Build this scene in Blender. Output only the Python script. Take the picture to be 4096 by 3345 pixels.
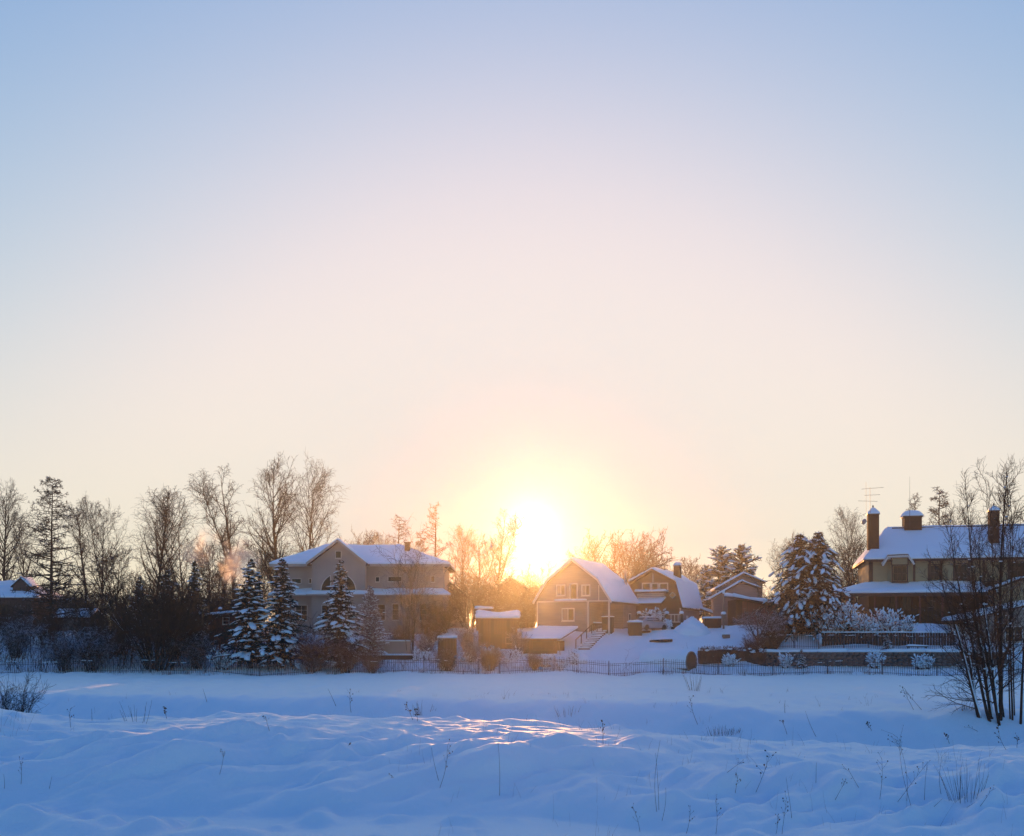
import bpy, math, random
import numpy as np

scene = bpy.context.scene
for o in list(bpy.data.objects):
    bpy.data.objects.remove(o, do_unlink=True)
COL = scene.collection

# ------------------------------------------------------------------ camera
FOC, XC, YHOR, ZC = 4000.0, 2048.0, 2560.0, 3.3      # focal length, centre column and horizon row in photo pixels; eye height
cam = bpy.data.cameras.new('camera')
cam_o = bpy.data.objects.new('camera', cam)
COL.objects.link(cam_o)
cam_o.location = (0, 0, ZC)
cam_o.rotation_euler = (math.pi / 2, 0, 0)
cam.sensor_width = 36.0
cam.lens = 36.0 * FOC / 4096.0
cam.shift_y = (YHOR - 1672.5) / 4096.0
cam.clip_start = 0.1
cam.clip_end = 12000
scene.camera = cam_o

# ------------------------------------------------------------------ sky and sun
SUN_EL = math.radians(6.15)
SUN_AZ = math.radians(1.05)                            # to the right of the view axis (+Y)
SUN_DIR = np.array([math.sin(SUN_AZ) * math.cos(SUN_EL), math.cos(SUN_AZ) * math.cos(SUN_EL), math.sin(SUN_EL)])

world = bpy.data.worlds.new('World')
scene.world = world
world.use_nodes = True
wt = world.node_tree
for n in list(wt.nodes):
    wt.nodes.remove(n)

def wn(kind, **kw):
    n = wt.nodes.new(kind)
    for k, v in kw.items():
        setattr(n, k, v)
    return n

def wmath(op, a, b=None):
    n = wn('ShaderNodeMath', operation=op)
    for i, v in enumerate((a, b)):
        if v is None:
            continue
        if isinstance(v, (int, float)):
            n.inputs[i].default_value = v
        else:
            wt.links.new(v, n.inputs[i])
    return n.outputs[0]

sky = wn('ShaderNodeTexSky')
sky.sky_type = 'NISHITA'
sky.sun_disc = False
sky.sun_elevation = SUN_EL
sky.sun_rotation = SUN_AZ
sky.altitude = 50
sky.air_density = 1.0
sky.dust_density = 0.5
sky.ozone_density = 3.0
sep = wn('ShaderNodeSeparateColor')
wt.links.new(sky.outputs[0], sep.inputs[0])
comb = wn('ShaderNodeCombineColor')
# soft shoulder per channel, the way film rolls off the bright part of this sky; the glow that the frosty air
# (the haze box) itself scatters round the sun is left out here so that it is not counted twice
HAZE, HAZE_G = 0.00027, 0.885                           # density per metre and forward scattering of the frosty air
SUN_E, SUN_RGB = 5.0, (1.0, 0.46, 0.15)
geo = wn('ShaderNodeTexCoord')
dot = wn('ShaderNodeVectorMath', operation='DOT_PRODUCT')
wt.links.new(geo.outputs['Generated'], dot.inputs[0])
dot.inputs[1].default_value = tuple(SUN_DIR)
cosa = wmath('MINIMUM', dot.outputs['Value'], 1.0)
ang = wmath('MULTIPLY', wmath('ARCCOSINE', cosa), 180.0 / math.pi)
sxyz = wn('ShaderNodeSeparateXYZ')
wt.links.new(geo.outputs['Generated'], sxyz.inputs[0])
den = wmath('POWER', wmath('SUBTRACT', 1 + HAZE_G ** 2, wmath('MULTIPLY', cosa, 2 * HAZE_G)), 1.5)
air = wmath('DIVIDE', HAZE * SUN_E * 28.0 * (1 - HAZE_G ** 2) / (4 * math.pi), wmath('MULTIPLY', den, wmath('MAXIMUM', sxyz.outputs['Z'], 0.10)))
g1 = wmath('POWER', math.e, wmath('MULTIPLY', wmath('MULTIPLY', ang, ang), -1.0 / (0.90 ** 2)))
g1 = wmath('ADD', g1, wmath('MULTIPLY', wmath('POWER', math.e, wmath('MULTIPLY', wmath('MULTIPLY', ang, ang), -1.0 / (1.7 ** 2))), 0.22))
g2 = wmath('POWER', math.e, wmath('MULTIPLY', ang, -1.0 / 2.2))
elev = wmath('MULTIPLY', wmath('ARCSINE', wmath('MAXIMUM', sxyz.outputs['Z'], 0.0)), 180.0 / math.pi)
dusk = wmath('POWER', math.e, wmath('MULTIPLY', elev, -0.1))          # thicker, warmer air towards the horizon
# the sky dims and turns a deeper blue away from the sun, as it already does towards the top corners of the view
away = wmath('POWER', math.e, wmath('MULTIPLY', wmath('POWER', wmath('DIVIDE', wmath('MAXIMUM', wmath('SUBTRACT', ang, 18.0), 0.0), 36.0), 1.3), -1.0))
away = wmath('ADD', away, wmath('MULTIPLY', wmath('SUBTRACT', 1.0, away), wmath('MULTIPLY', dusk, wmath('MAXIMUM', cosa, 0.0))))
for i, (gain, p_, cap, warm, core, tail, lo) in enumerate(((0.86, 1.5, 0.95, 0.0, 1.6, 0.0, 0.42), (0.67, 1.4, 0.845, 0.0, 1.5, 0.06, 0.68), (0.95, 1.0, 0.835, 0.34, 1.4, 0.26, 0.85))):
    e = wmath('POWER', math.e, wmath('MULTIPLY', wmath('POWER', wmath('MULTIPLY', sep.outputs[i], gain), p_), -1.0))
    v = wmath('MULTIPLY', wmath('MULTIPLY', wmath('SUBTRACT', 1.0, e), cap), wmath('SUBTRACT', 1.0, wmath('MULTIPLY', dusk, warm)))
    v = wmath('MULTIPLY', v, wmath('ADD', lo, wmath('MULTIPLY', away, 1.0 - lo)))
    v = wmath('MAXIMUM', v, 0.001)
    v = wmath('MULTIPLY', v, wmath('POWER', math.e, wmath('DIVIDE', wmath('MULTIPLY', air, -1.12 * SUN_RGB[i]), v)))
    v = wmath('ADD', v, wmath('ADD', wmath('MULTIPLY', g1, core), wmath('MULTIPLY', g2, tail)))
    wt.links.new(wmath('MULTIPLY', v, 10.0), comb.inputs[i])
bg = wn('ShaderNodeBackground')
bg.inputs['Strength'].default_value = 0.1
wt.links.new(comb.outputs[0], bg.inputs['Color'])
wout = wn('ShaderNodeOutputWorld')
wt.links.new(bg.outputs[0], wout.inputs['Surface'])

sun = bpy.data.lights.new('sun', 'SUN')
sun.energy = SUN_E
sun.angle = math.radians(0.5)
sun.color = SUN_RGB
sun_o = bpy.data.objects.new('sun', sun)
COL.objects.link(sun_o)
sun_o.location = (0, 0, 60)
sun_o.rotation_euler = (math.pi / 2 - SUN_EL, 0, math.pi - SUN_AZ)

vs = scene.view_settings
vs.view_transform = 'Standard'
vs.look = 'None'
vs.exposure = 0.0
vs.gamma = 1.0
vs.use_curve_mapping = False
scene.cycles.max_bounces = 6
scene.cycles.diffuse_bounces = 3
scene.cycles.transparent_max_bounces = 8
scene.cycles.volume_bounces = 1
scene.cycles.sample_clamp_indirect = 4.0

# ------------------------------------------------------------------ helpers
def ax(px, Y):
    return (px - XC) * Y / FOC

def az(py, Y):
    return ZC + (YHOR - py) * Y / FOC

def at(px, py, Y):
    return (ax(px, Y), Y, az(py, Y))

def link(o, parent=None):
    COL.objects.link(o)
    if parent is not None:
        o.parent = parent
    return o

def tag(o, label=None, cat=None, group=None, kind=None):
    if label: o['label'] = label
    if cat: o['category'] = cat
    if group: o['group'] = group
    if kind: o['kind'] = kind
    return o

def thing(name, label, cat, loc=(0, 0, 0), rz=0.0, group=None):
    o = bpy.data.objects.new(name, None)
    o.empty_display_size = 0.3
    o.location = loc
    o.rotation_euler = (0, 0, rz)
    link(o)
    return tag(o, label, cat, group)

def copy_tree(o, parent=None):
    c = o.copy()
    link(c, parent)
    for ch in list(o.children):
        copy_tree(ch, c)
    return c

def np_mesh(name, V, F, smooth=False):
    V = np.asarray(V, dtype=np.float32).reshape(-1, 3)
    me = bpy.data.meshes.new(name)
    if isinstance(F, np.ndarray):
        k = F.shape[1]
        me.vertices.add(len(V)); me.vertices.foreach_set('co', V.ravel())
        me.loops.add(F.size); me.loops.foreach_set('vertex_index', F.astype(np.int32).ravel())
        me.polygons.add(len(F))
        me.polygons.foreach_set('loop_start', np.arange(0, F.size, k, dtype=np.int32))
        me.update(calc_edges=True)
    else:
        me.from_pydata(V.tolist(), [], F)
    if smooth:
        me.polygons.foreach_set('use_smooth', np.ones(len(me.polygons), dtype=bool))
    me.update()
    return me

def mesh_obj(name, V, F, mat, parent=None, smooth=False, loc=(0, 0, 0)):
    me = np_mesh(name, V, F, smooth)
    me.materials.append(mat)
    o = bpy.data.objects.new(name, me)
    o.location = loc
    return link(o, parent)

class MB:
    """collects shapes that become one mesh"""
    def __init__(self):
        self.v = []; self.f = []
    def add(self, vs_, fs):
        b = len(self.v)
        self.v += [tuple(map(float, p)) for p in vs_]
        self.f += [tuple(i + b for i in f) for f in fs]
        return self
    def box(self, x0, x1, y0, y1, z0, z1):
        return self.add([(x0, y0, z0), (x1, y0, z0), (x1, y1, z0), (x0, y1, z0), (x0, y0, z1), (x1, y0, z1), (x1, y1, z1), (x0, y1, z1)],
                        [(0, 3, 2, 1), (4, 5, 6, 7), (0, 1, 5, 4), (1, 2, 6, 5), (2, 3, 7, 6), (3, 0, 4, 7)])
    def prism(self, poly, d):
        """poly: 3-D polygon; d: extrusion vector"""
        n = len(poly)
        q = [tuple(np.add(p, d)) for p in poly]
        return self.add(list(poly) + q, [tuple(range(n))[::-1], tuple(range(n, 2 * n))] +
                        [(i, (i + 1) % n, n + (i + 1) % n, n + i) for i in range(n)])
    def bar(self, a, b, w, h=None, up=(0, 0, 1)):
        h = h or w
        a = np.array(a, float); b = np.array(b, float)
        t = b - a; t /= np.linalg.norm(t)
        s = np.cross(t, up)
        if np.linalg.norm(s) < 1e-4:
            s = np.array([1.0, 0, 0])
        s /= np.linalg.norm(s); u = np.cross(s, t)
        c = [a + s * (w / 2 * i) + u * (h / 2 * j) for i, j in ((-1, -1), (1, -1), (1, 1), (-1, 1))]
        return self.prism([tuple(p) for p in c], tuple(b - a))
    def lathe(self, prof, n=12, c=(0, 0, 0)):
        b = len(self.v)
        for r, z in prof:
            for i in range(n):
                a = 2 * math.pi * i / n
                self.v.append((c[0] + r * math.cos(a), c[1] + r * math.sin(a), c[2] + z))
        for k in range(len(prof) - 1):
            for i in range(n):
                j = (i + 1) % n
                self.f.append((b + k * n + i, b + k * n + j, b + (k + 1) * n + j, b + (k + 1) * n + i))
        self.f.append(tuple(b + i for i in range(n))[::-1])
        self.f.append(tuple(b + (len(prof) - 1) * n + i for i in range(n)))
        return self
    def build(self, name, mat, parent=None, smooth=False, loc=(0, 0, 0)):
        return mesh_obj(name, self.v, self.f, mat, parent, smooth, loc)

def snow_slab(mb, poly, th, rng, step=0.45, inset=0.16, jit=0.05, rise=None):
    """a soft layer of snow lying on a planar polygon (corners in order), thickness th straight up"""
    P = [np.array(p, float) for p in poly]
    pts = []
    n = len(P)
    for i in range(n):
        a, b = P[i], P[(i + 1) % n]
        m = max(1, int(np.linalg.norm(b - a) / step))
        for k in range(m):
            pts.append(a + (b - a) * k / m)
    pts = np.array(pts)
    cen = pts.mean(0)
    d = cen - pts
    d /= np.linalg.norm(d, axis=1)[:, None] + 1e-6
    N = len(pts)
    j = lambda s: np.array([[rng.uniform(-s, s), rng.uniform(-s, s), 0] for _ in range(N)])
    up = np.array([0, 0, 1.0])
    ph = rng.uniform(0, 99)
    hz = th * (1 + .75 * vnoise(np.arange(N) * .31 + ph, np.full(N, ph), 7) + .35 * vnoise(np.arange(N) * .9 + ph, np.full(N, 3.3), 8))[:, None]
    r0 = pts + j(jit * 0.3)
    r1 = pts - d * 0.03 + j(jit) + up * hz * 0.5
    r2 = pts + d * inset * 0.45 + j(jit * 0.5) + up * hz * 0.9
    r3 = pts + d * inset * 1.6 + up * hz * 1.03
    b = len(mb.v)
    for r in (r0, r1, r2, r3):
        mb.v += [tuple(map(float, p)) for p in r]
    for k in range(3):
        for i in range(N):
            q = (i + 1) % N
            mb.f.append((b + k * N + i, b + k * N + q, b + (k + 1) * N + q, b + (k + 1) * N + i))
    c = len(mb.v)
    mb.v.append(tuple(cen + up * th * 1.06))
    for i in range(N):
        mb.f.append((b + 3 * N + i, b + 3 * N + (i + 1) % N, c))
    mb.f.append(tuple(b + i for i in range(N))[::-1])
    return mb

# ---- noise for terrain and shapes
def _hash(ix, iy, seed):
    h = (ix * 374761393 + iy * 668265263 + seed * 974634777) & 0xFFFFFFFF
    h = ((h ^ (h >> 13)) * 1274126177) & 0xFFFFFFFF
    return ((h ^ (h >> 16)) & 0xFFFFFF) / float(0xFFFFFF)

def vnoise(x, y, seed=0):
    x = np.asarray(x, float); y = np.asarray(y, float)
    ix = np.floor(x).astype(np.int64); iy = np.floor(y).astype(np.int64)
    fx = x - ix; fy = y - iy
    ux = fx ** 3 * (fx * (fx * 6 - 15) + 10); uy = fy ** 3 * (fy * (fy * 6 - 15) + 10)
    a = _hash(ix, iy, seed); b = _hash(ix + 1, iy, seed); c = _hash(ix, iy + 1, seed); d = _hash(ix + 1, iy + 1, seed)
    return (a * (1 - ux) + b * ux) * (1 - uy) + (c * (1 - ux) + d * ux) * uy - 0.5

def fbm(x, y, seed=0, oct=4):
    s = 0; amp = 1.0
    for i in range(oct):
        s = s + vnoise(x, y, seed + i * 17) * amp
        x = x * 2.03 + 11.3; y = y * 2.03 - 7.1; amp *= 0.5
    return s

def sstep(x):
    x = np.clip(x, 0, 1)
    return x * x * (3 - 2 * x)

# ------------------------------------------------------------------ materials
def material(name, col, rough=0.8, var=0.25, scale=1.5, bump=0.0, bscale=8.0, spec=0.3, metal=0.0, stretch=None, snow=0.0, snow_lo=0.35, emit=None):
    m = bpy.data.materials.new(name)
    m.use_nodes = True
    nt = m.node_tree
    b = nt.nodes['Principled BSDF']
    b.inputs['Roughness'].default_value = rough
    b.inputs['Metallic'].default_value = metal
    b.inputs['Specular IOR Level'].default_value = spec
    tc = nt.nodes.new('ShaderNodeTexCoord')
    vec = tc.outputs['Object']
    if stretch:
        mp = nt.nodes.new('ShaderNodeMapping')
        mp.inputs['Scale'].default_value = stretch
        nt.links.new(vec, mp.inputs['Vector'])
        vec = mp.outputs[0]
    nz = nt.nodes.new('ShaderNodeTexNoise')
    nz.inputs['Scale'].default_value = scale
    nz.inputs['Detail'].default_value = 6
    nt.links.new(vec, nz.inputs['Vector'])
    rp = nt.nodes.new('ShaderNodeValToRGB')
    rp.color_ramp.elements[0].position = 0.3
    rp.color_ramp.elements[1].position = 0.7
    rp.color_ramp.elements[0].color = tuple(c * (1 - var) for c in col) + (1,)
    rp.color_ramp.elements[1].color = tuple(min(1, c * (1 + var)) for c in col) + (1,)
    nt.links.new(nz.outputs['Fac'], rp.inputs['Fac'])
    out = rp.outputs['Color']
    if snow > 0:
        ge = nt.nodes.new('ShaderNodeNewGeometry')
        sx = nt.nodes.new('ShaderNodeSeparateXYZ')
        nt.links.new(ge.outputs['Normal'], sx.inputs[0])
        mr = nt.nodes.new('ShaderNodeMapRange')
        mr.inputs['From Min'].default_value = snow_lo
        mr.inputs['From Max'].default_value = snow_lo + 0.3
        nt.links.new(sx.outputs['Z'], mr.inputs['Value'])
        n2 = nt.nodes.new('ShaderNodeTexNoise')
        n2.inputs['Scale'].default_value = 2.5
        nt.links.new(tc.outputs['Object'], n2.inputs['Vector'])
        m2 = nt.nodes.new('ShaderNodeMapRange')
        m2.inputs['From Min'].default_value = 0.62 - 0.4 * snow
        m2.inputs['From Max'].default_value = 0.72 - 0.4 * snow
        nt.links.new(n2.outputs['Fac'], m2.inputs['Value'])
        mu = nt.nodes.new('ShaderNodeMath'); mu.operation = 'MULTIPLY'
        nt.links.new(mr.outputs[0], mu.inputs[0]); nt.links.new(m2.outputs[0], mu.inputs[1])
        mx = nt.nodes.new('ShaderNodeMix'); mx.data_type = 'RGBA'
        nt.links.new(mu.outputs[0], mx.inputs['Factor'])
        nt.links.new(out, mx.inputs[6])
        mx.inputs[7].default_value = (0.80, 0.86, 0.94, 1)
        out = mx.outputs[2]
    nt.links.new(out, b.inputs['Base Color'])
    if bump > 0:
        n3 = nt.nodes.new('ShaderNodeTexNoise')
        n3.inputs['Scale'].default_value = bscale
        n3.inputs['Detail'].default_value = 5
        nt.links.new(vec, n3.inputs['Vector'])
        bp = nt.nodes.new('ShaderNodeBump')
        bp.inputs['Strength'].default_value = bump
        bp.inputs['Distance'].default_value = 0.05
        nt.links.new(n3.outputs['Fac'], bp.inputs['Height'])
        nt.links.new(bp.outputs[0], b.inputs['Normal'])
    return m

def snow_material(name, col, bump, ground=False):
    m = bpy.data.materials.new(name)
    m.use_nodes = True
    nt = m.node_tree
    b = nt.nodes['Principled BSDF']
    b.inputs['Roughness'].default_value = 0.55
    b.inputs['Specular IOR Level'].default_value = 0.8
    b.inputs['Sheen Weight'].default_value = 0.8          # ice grains throw light forward at a low angle
    b.inputs['Sheen Roughness'].default_value = 0.45
    b.inputs['Sheen Tint'].default_value = (0.97, 0.98, 1.0, 1)
    tc = nt.nodes.new('ShaderNodeTexCoord')
    n1 = nt.nodes.new('ShaderNodeTexNoise')
    n1.inputs['Scale'].default_value = 0.6
    n1.inputs['Detail'].default_value = 5
    nt.links.new(tc.outputs['Object'], n1.inputs['Vector'])
    rp = nt.nodes.new('ShaderNodeValToRGB')
    rp.color_ramp.elements[0].color = tuple(c * 0.95 for c in col) + (1,)
    rp.color_ramp.elements[1].color = tuple(min(c * 1.04, 0.98) for c in col) + (1,)
    nt.links.new(n1.outputs['Fac'], rp.inputs['Fac'])
    nt.links.new(rp.outputs[0], b.inputs['Base Color'])
    n2 = nt.nodes.new('ShaderNodeTexNoise')
    n2.inputs['Scale'].default_value = 7.0 if ground else 3.0
    n2.inputs['Detail'].default_value = 7
    n2.inputs['Roughness'].default_value = 0.6
    nt.links.new(tc.outputs['Object'], n2.inputs['Vector'])
    bp = nt.nodes.new('ShaderNodeBump')
    bp.inputs['Strength'].default_value = bump
    bp.inputs['Distance'].default_value = 0.06
    nt.links.new(n2.outputs['Fac'], bp.inputs['Height'])
    nt.links.new(bp.outputs[0], b.inputs['Normal'])
    return m

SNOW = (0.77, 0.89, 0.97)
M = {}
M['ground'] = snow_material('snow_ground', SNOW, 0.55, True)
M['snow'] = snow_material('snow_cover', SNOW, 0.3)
M['bark'] = material('bark', (0.040, 0.028, 0.020), 0.9, 0.3, 3.0, snow=0.10, snow_lo=0.4)
M['bark_dark'] = material('bark_dark', (0.028, 0.020, 0.015), 0.9, 0.3, 3.0, snow=0.10, snow_lo=0.4)
M['bark_snowy'] = material('bark_snowy', (0.036, 0.025, 0.018), 0.9, 0.3, 3.0, snow=0.5, snow_lo=0.3)
M['bark_warm'] = material('bark_warm', (0.050, 0.031, 0.017), 0.9, 0.35, 3.0)
M['bark_red'] = material('bark_red', (0.075, 0.034, 0.026), 0.9, 0.3, 3.0, snow=0.2)
M['needles'] = material('needles', (0.028, 0.036, 0.024), 0.85, 0.5, 2.0)
M['needles_brown'] = material('needles_brown', (0.050, 0.040, 0.025), 0.85, 0.5, 2.0)
M['frosted'] = material('frosted_needles', (0.26, 0.22, 0.21), 0.9, 0.4, 2.0, snow=0.4)
M['hedge'] = material('hedge_leaves', (0.075, 0.042, 0.030), 0.9, 0.5, 2.0, snow=0.15, snow_lo=0.5)
M['thuja'] = material('thuja', (0.030, 0.028, 0.018), 0.9, 0.5, 3.0, snow=0.05)
M['stucco'] = material('white_stucco', (0.36, 0.315, 0.285), 0.9, 0.16, 0.35, bump=0.25, bscale=30)
M['stucco_low'] = material('plinth_render', (0.30, 0.26, 0.22), 0.9, 0.12, 1.0, bump=0.2, bscale=20)
M['siding'] = material('grey_siding', (0.19, 0.17, 0.165), 0.8, 0.22, 1.2, stretch=(0.4, 0.4, 6.0), bump=0.3, bscale=4)
M['siding_brown'] = material('brown_siding', (0.105, 0.062, 0.05), 0.8, 0.18, 2.0, stretch=(0.4, 0.4, 6.0), bump=0.3, bscale=4)
M['siding_mauve'] = material('mauve_siding', (0.30, 0.22, 0.21), 0.8, 0.12, 2.0, stretch=(0.4, 0.4, 6.0), bump=0.2, bscale=4)
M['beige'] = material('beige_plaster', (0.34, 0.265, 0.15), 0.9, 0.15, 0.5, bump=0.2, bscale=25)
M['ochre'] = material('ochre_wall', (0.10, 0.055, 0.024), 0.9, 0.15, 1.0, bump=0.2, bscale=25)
M['wood'] = material('brown_wood', (0.075, 0.042, 0.024), 0.75, 0.3, 3.0, stretch=(3, 3, 0.4), bump=0.3, bscale=6)
M['wood_dark'] = material('dark_wood', (0.036, 0.022, 0.015), 0.75, 0.3, 3.0, stretch=(3, 3, 0.4), bump=0.3, bscale=6)
M['wood_red'] = material('red_stained_wood', (0.15, 0.052, 0.036), 0.75, 0.25, 3.0, stretch=(3, 3, 0.4), bump=0.3, bscale=6)
M['wood_grey'] = material('weathered_grey_wood', (0.20, 0.16, 0.13), 0.85, 0.25, 3.0, stretch=(3, 3, 0.4), bump=0.3, bscale=6)
M['brick'] = material('brick', (0.045, 0.022, 0.015), 0.9, 0.3, 9.0, bump=0.4, bscale=14)
M['white'] = material('white_paint', (0.60, 0.57, 0.53), 0.6, 0.06, 2.0)
M['trim_brown'] = material('brown_trim', (0.065, 0.036, 0.024), 0.6, 0.2, 2.0)
M['soffit'] = material('soffit', (0.42, 0.38, 0.34), 0.8, 0.08, 2.0)
M['roof'] = material('dark_roof_sheet', (0.07, 0.045, 0.04), 0.6, 0.2, 1.0)
M['glass'] = material('window_glass', (0.022, 0.016, 0.013), 0.15, 0.4, 0.8, spec=0.3)
M['curtain'] = material('curtain', (0.25, 0.20, 0.16), 0.9, 0.2, 1.0, stretch=(6, 6, 0.5))
M['metal'] = material('dark_metal', (0.045, 0.042, 0.045), 0.5, 0.2, 3.0, metal=0.4)
M['fence_paint'] = material('weathered_fence_paint', (0.085, 0.075, 0.075), 0.8, 0.4, 1.5)
M['metal_grey'] = material('grey_metal', (0.25, 0.25, 0.26), 0.45, 0.15, 3.0, metal=0.6)
M['stone'] = material('rough_stone', (0.12, 0.095, 0.082), 0.95, 0.35, 2.0, bump=0.6, bscale=6, snow=0.2, snow_lo=0.5)
M['dry'] = material('dry_stalk', (0.12, 0.072, 0.040), 0.9, 0.3, 6.0)
M['dry_dark'] = material('dark_dry_stalk', (0.050, 0.034, 0.024), 0.9, 0.3, 6.0)
M['car_paint'] = material('silver_car_paint', (0.38, 0.38, 0.39), 0.3, 0.08, 1.0, metal=0.5, spec=0.5)
M['rubber'] = material('rubber', (0.02, 0.02, 0.02), 0.9, 0.1)
M['red_glass'] = material('tail_lamp_red', (0.30, 0.015, 0.01), 0.25, 0.1)
M['amber'] = material('amber_glass', (0.60, 0.38, 0.14), 0.25, 0.1)

# ------------------------------------------------------------------ ground
CX = [-60, -13.3, -11.4, -10.06, -6.8, -5.97, -4.2, 0, 2.94, 6.2, 9.4, 13.3, 60]
CZ = [1.55, 1.48, 1.22, 1.12, 1.29, 1.33, 1.20, 1.12, 0.96, 0.635, 0.44, 0.41, 0.55]
_cx = np.linspace(-60, 60, 1201)
_cz = np.interp(_cx, CX, CZ)
_ker = np.hanning(25); _ker /= _ker.sum()
_cz = np.convolve(np.pad(_cz, 12, mode='edge'), _ker, 'valid')
_rng = random.Random(5)
LUMPS = [(px, py, r, h) for px, py, r, h in (
    (130, 3258, .42, .17), (215, 3238, .30, .12), (60, 3205, .55, .18), (170, 3205, .45, .14), (240, 3195, .40, .14), (450, 3205, .34, .15), (440, 3228, .26, .10),
    (610, 3190, .34, .14), (672, 3212, .30, .15), (800, 3190, .28, .10), (845, 3205, .34, .10), (1265, 3238, .36, .17), (1275, 3262, .30, .12), (1325, 3280, .26, .07),
    (1550, 3288, .26, .10), (1620, 3282, .24, .07), (1800, 3300, .26, .09), (380, 3218, .22, .08),
    (560, 3130, .7, .12), (800, 3120, .8, .14), (1000, 3090, .8, .12), (330, 3150, .7, .16), (3560, 3225, .4, .12), (3300, 3260, .6, .12), (3000, 3330, .5, .14), )]

def base_h(x, y):
    x = np.asarray(x, float); y = np.asarray(y, float)
    crest = np.interp(x * 26.0 / np.maximum(26.0, np.minimum(y, 34)), _cx, _cz)
    zf = 0.20 - 0.25 * sstep((x + 2) / 9.0)
    t = np.clip((y - 17.6 + 1.2 * sstep((x - 0) / 5)) / 8.4, 0, 1)
    near = zf + (crest - zf) * (1 - (1 - t) ** 3.0)
    yb1 = np.interp(x, [-60, -31, -14, 0, 12, 25, 60], [66, 63, 60, 55, 49, 46, 46])
    dep = np.interp(x, [-40, 0, 12, 40], [-2.2, -2.1, -2.0, -2.1])
    z = near + (dep - near) * sstep((y - 26.3) / 7.0)
    z = np.where(y > 26.3, z, near)
    bank = sstep((y - (yb1 - 5.5)) / 5.5)
    z = np.where(y > 34, dep + (0.02 - dep) * bank, z)
    # rise behind the fence
    kl = np.interp(y, [96, 98, 103, 112, 120, 150, 300, 900, 1600], [0.1, .35, 1.5, 3.9, 4.5, 5.0, 7.5, 12, 14])
    kc = np.interp(y, [96, 97, 100, 106, 110, 113, 150, 300, 900, 1600], [0.1, .25, 1.15, 3.15, 4.25, 4.55, 5.0, 7.5, 12, 14])
    kr = np.interp(y, [96, 97, 101.0, 101.6, 105, 112.5, 150, 300, 900, 1600], [0.1, .25, .55, 2.05, 2.4, 5.0, 5.4, 7.5, 12, 14])
    wl = sstep((x + 4) / -8.0)
    wr = sstep((x - 23.0) / 3.0)
    back = kl * wl + kc * (1 - wl) * (1 - wr) + kr * wr
    return np.where(y > 96, back, z)

def ground_h(x, y):
    x = np.asarray(x, float); y = np.asarray(y, float)
    z = base_h(x, y)
    near = np.clip((34 - y) / 6, 0, 1) * np.clip((y + 5) / 15, 0.3, 1)
    slope = sstep((y - 17.2 + 1.5 * sstep(x / 5)) / 2.0)
    slope = slope * (1 - .85 * np.exp(-((y - 25.2) / 3.0) ** 2))          # the crest itself is smoother
    # wind ripples lying slantwise, broad hummocks and small lumps
    u = x * 0.80 + y * 0.60; w = -x * 0.60 + y * 0.80
    rip = fbm(u * 0.35, w * 1.15, 3, 3)
    z = z + near * slope * (0.50 * rip + 0.26 * fbm(x * .28, y * .28, 9, 3) + 0.10 * fbm(u * 1.1, w * 2.6, 21, 3))
    z = z + near * (1 - slope) * 0.05 * fbm(x * .5, y * .8, 12, 3)
    hum = np.abs(fbm(x * 0.55 + 3, y * 0.75, 33, 3))
    z = z + near * slope * 0.16 * (0.5 - hum)
    ra = vnoise(u * .42 + 5 + .5 * fbm(x * .5, y * .5, 71, 2), w * 1.25, 73)
    rid = 1 - 2 * np.sqrt(ra * ra + .012)
    rb = vnoise(u * 1.0 + 2, w * 2.6, 79)
    z = z - 0.22 * near * slope + near * slope * ((0.10 + 0.34 * np.clip(.5 + 1.4 * fbm(x * .23 + 9, y * .3, 93, 2), 0, 1)) * rid + 0.09 * (1 - 2 * np.sqrt(rb * rb + .02)))
    z = z + near * np.exp(-((y - 24.5) / 3.0) ** 2) * (0.065 * fbm(x * .9 + y * .3, y * 3.2, 83, 3) + 0.03 * fbm(x * 2.2, y * 6.0, 85, 2))
    z = z + near * slope * 0.045 * fbm(u * 1.7, w * 5.0, 87, 3)
    bankw = np.exp(-((y - 47) / 10.0) ** 2)
    z = z + bankw * (0.30 * fbm(u * .22, w * .5, 41, 3) + 0.24 * fbm(u * .7, w * .25, 44, 3))
    mid = np.clip((y - 50) / 10, 0, 1) * np.clip((100 - y) / 6, 0, 1)
    z = z + mid * (0.16 * fbm(x * .12, y * .25, 51, 4) + 0.16 * fbm(x * .9, y * .45, 57, 3) + 0.05 * fbm(x * 1.6, y * 1.9, 58, 2))
    z = z + 0.5 * np.exp(-((y - 95) / 2.2) ** 2) * (fbm(x * .22, y * .3, 91, 4) + .05)
    far = np.clip((y - 96) / 4, 0, 1)
    z = z + far * 0.25 * fbm(x * .3, y * .3, 61, 3)
    return z

_lw = []
for px, py, r, h in LUMPS:
    Yd = 14.0
    for _ in range(30):
        Yd = (ZC - float(base_h(ax(px, Yd), Yd))) * FOC / (py - YHOR)
    _lw.append((ax(px, Yd), Yd, r, h))

_lr = np.random.default_rng(12)
for _ in range(260):
    ly = _lr.uniform(17.5, 28) if _ % 4 else _lr.uniform(14, 18)
    lr_ = _lr.uniform(.12, .38)
    _lw.append((_lr.uniform(-.56, .56) * ly, ly, lr_, lr_ * _lr.uniform(.12, .28)))
_la = np.array(_lw)

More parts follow.
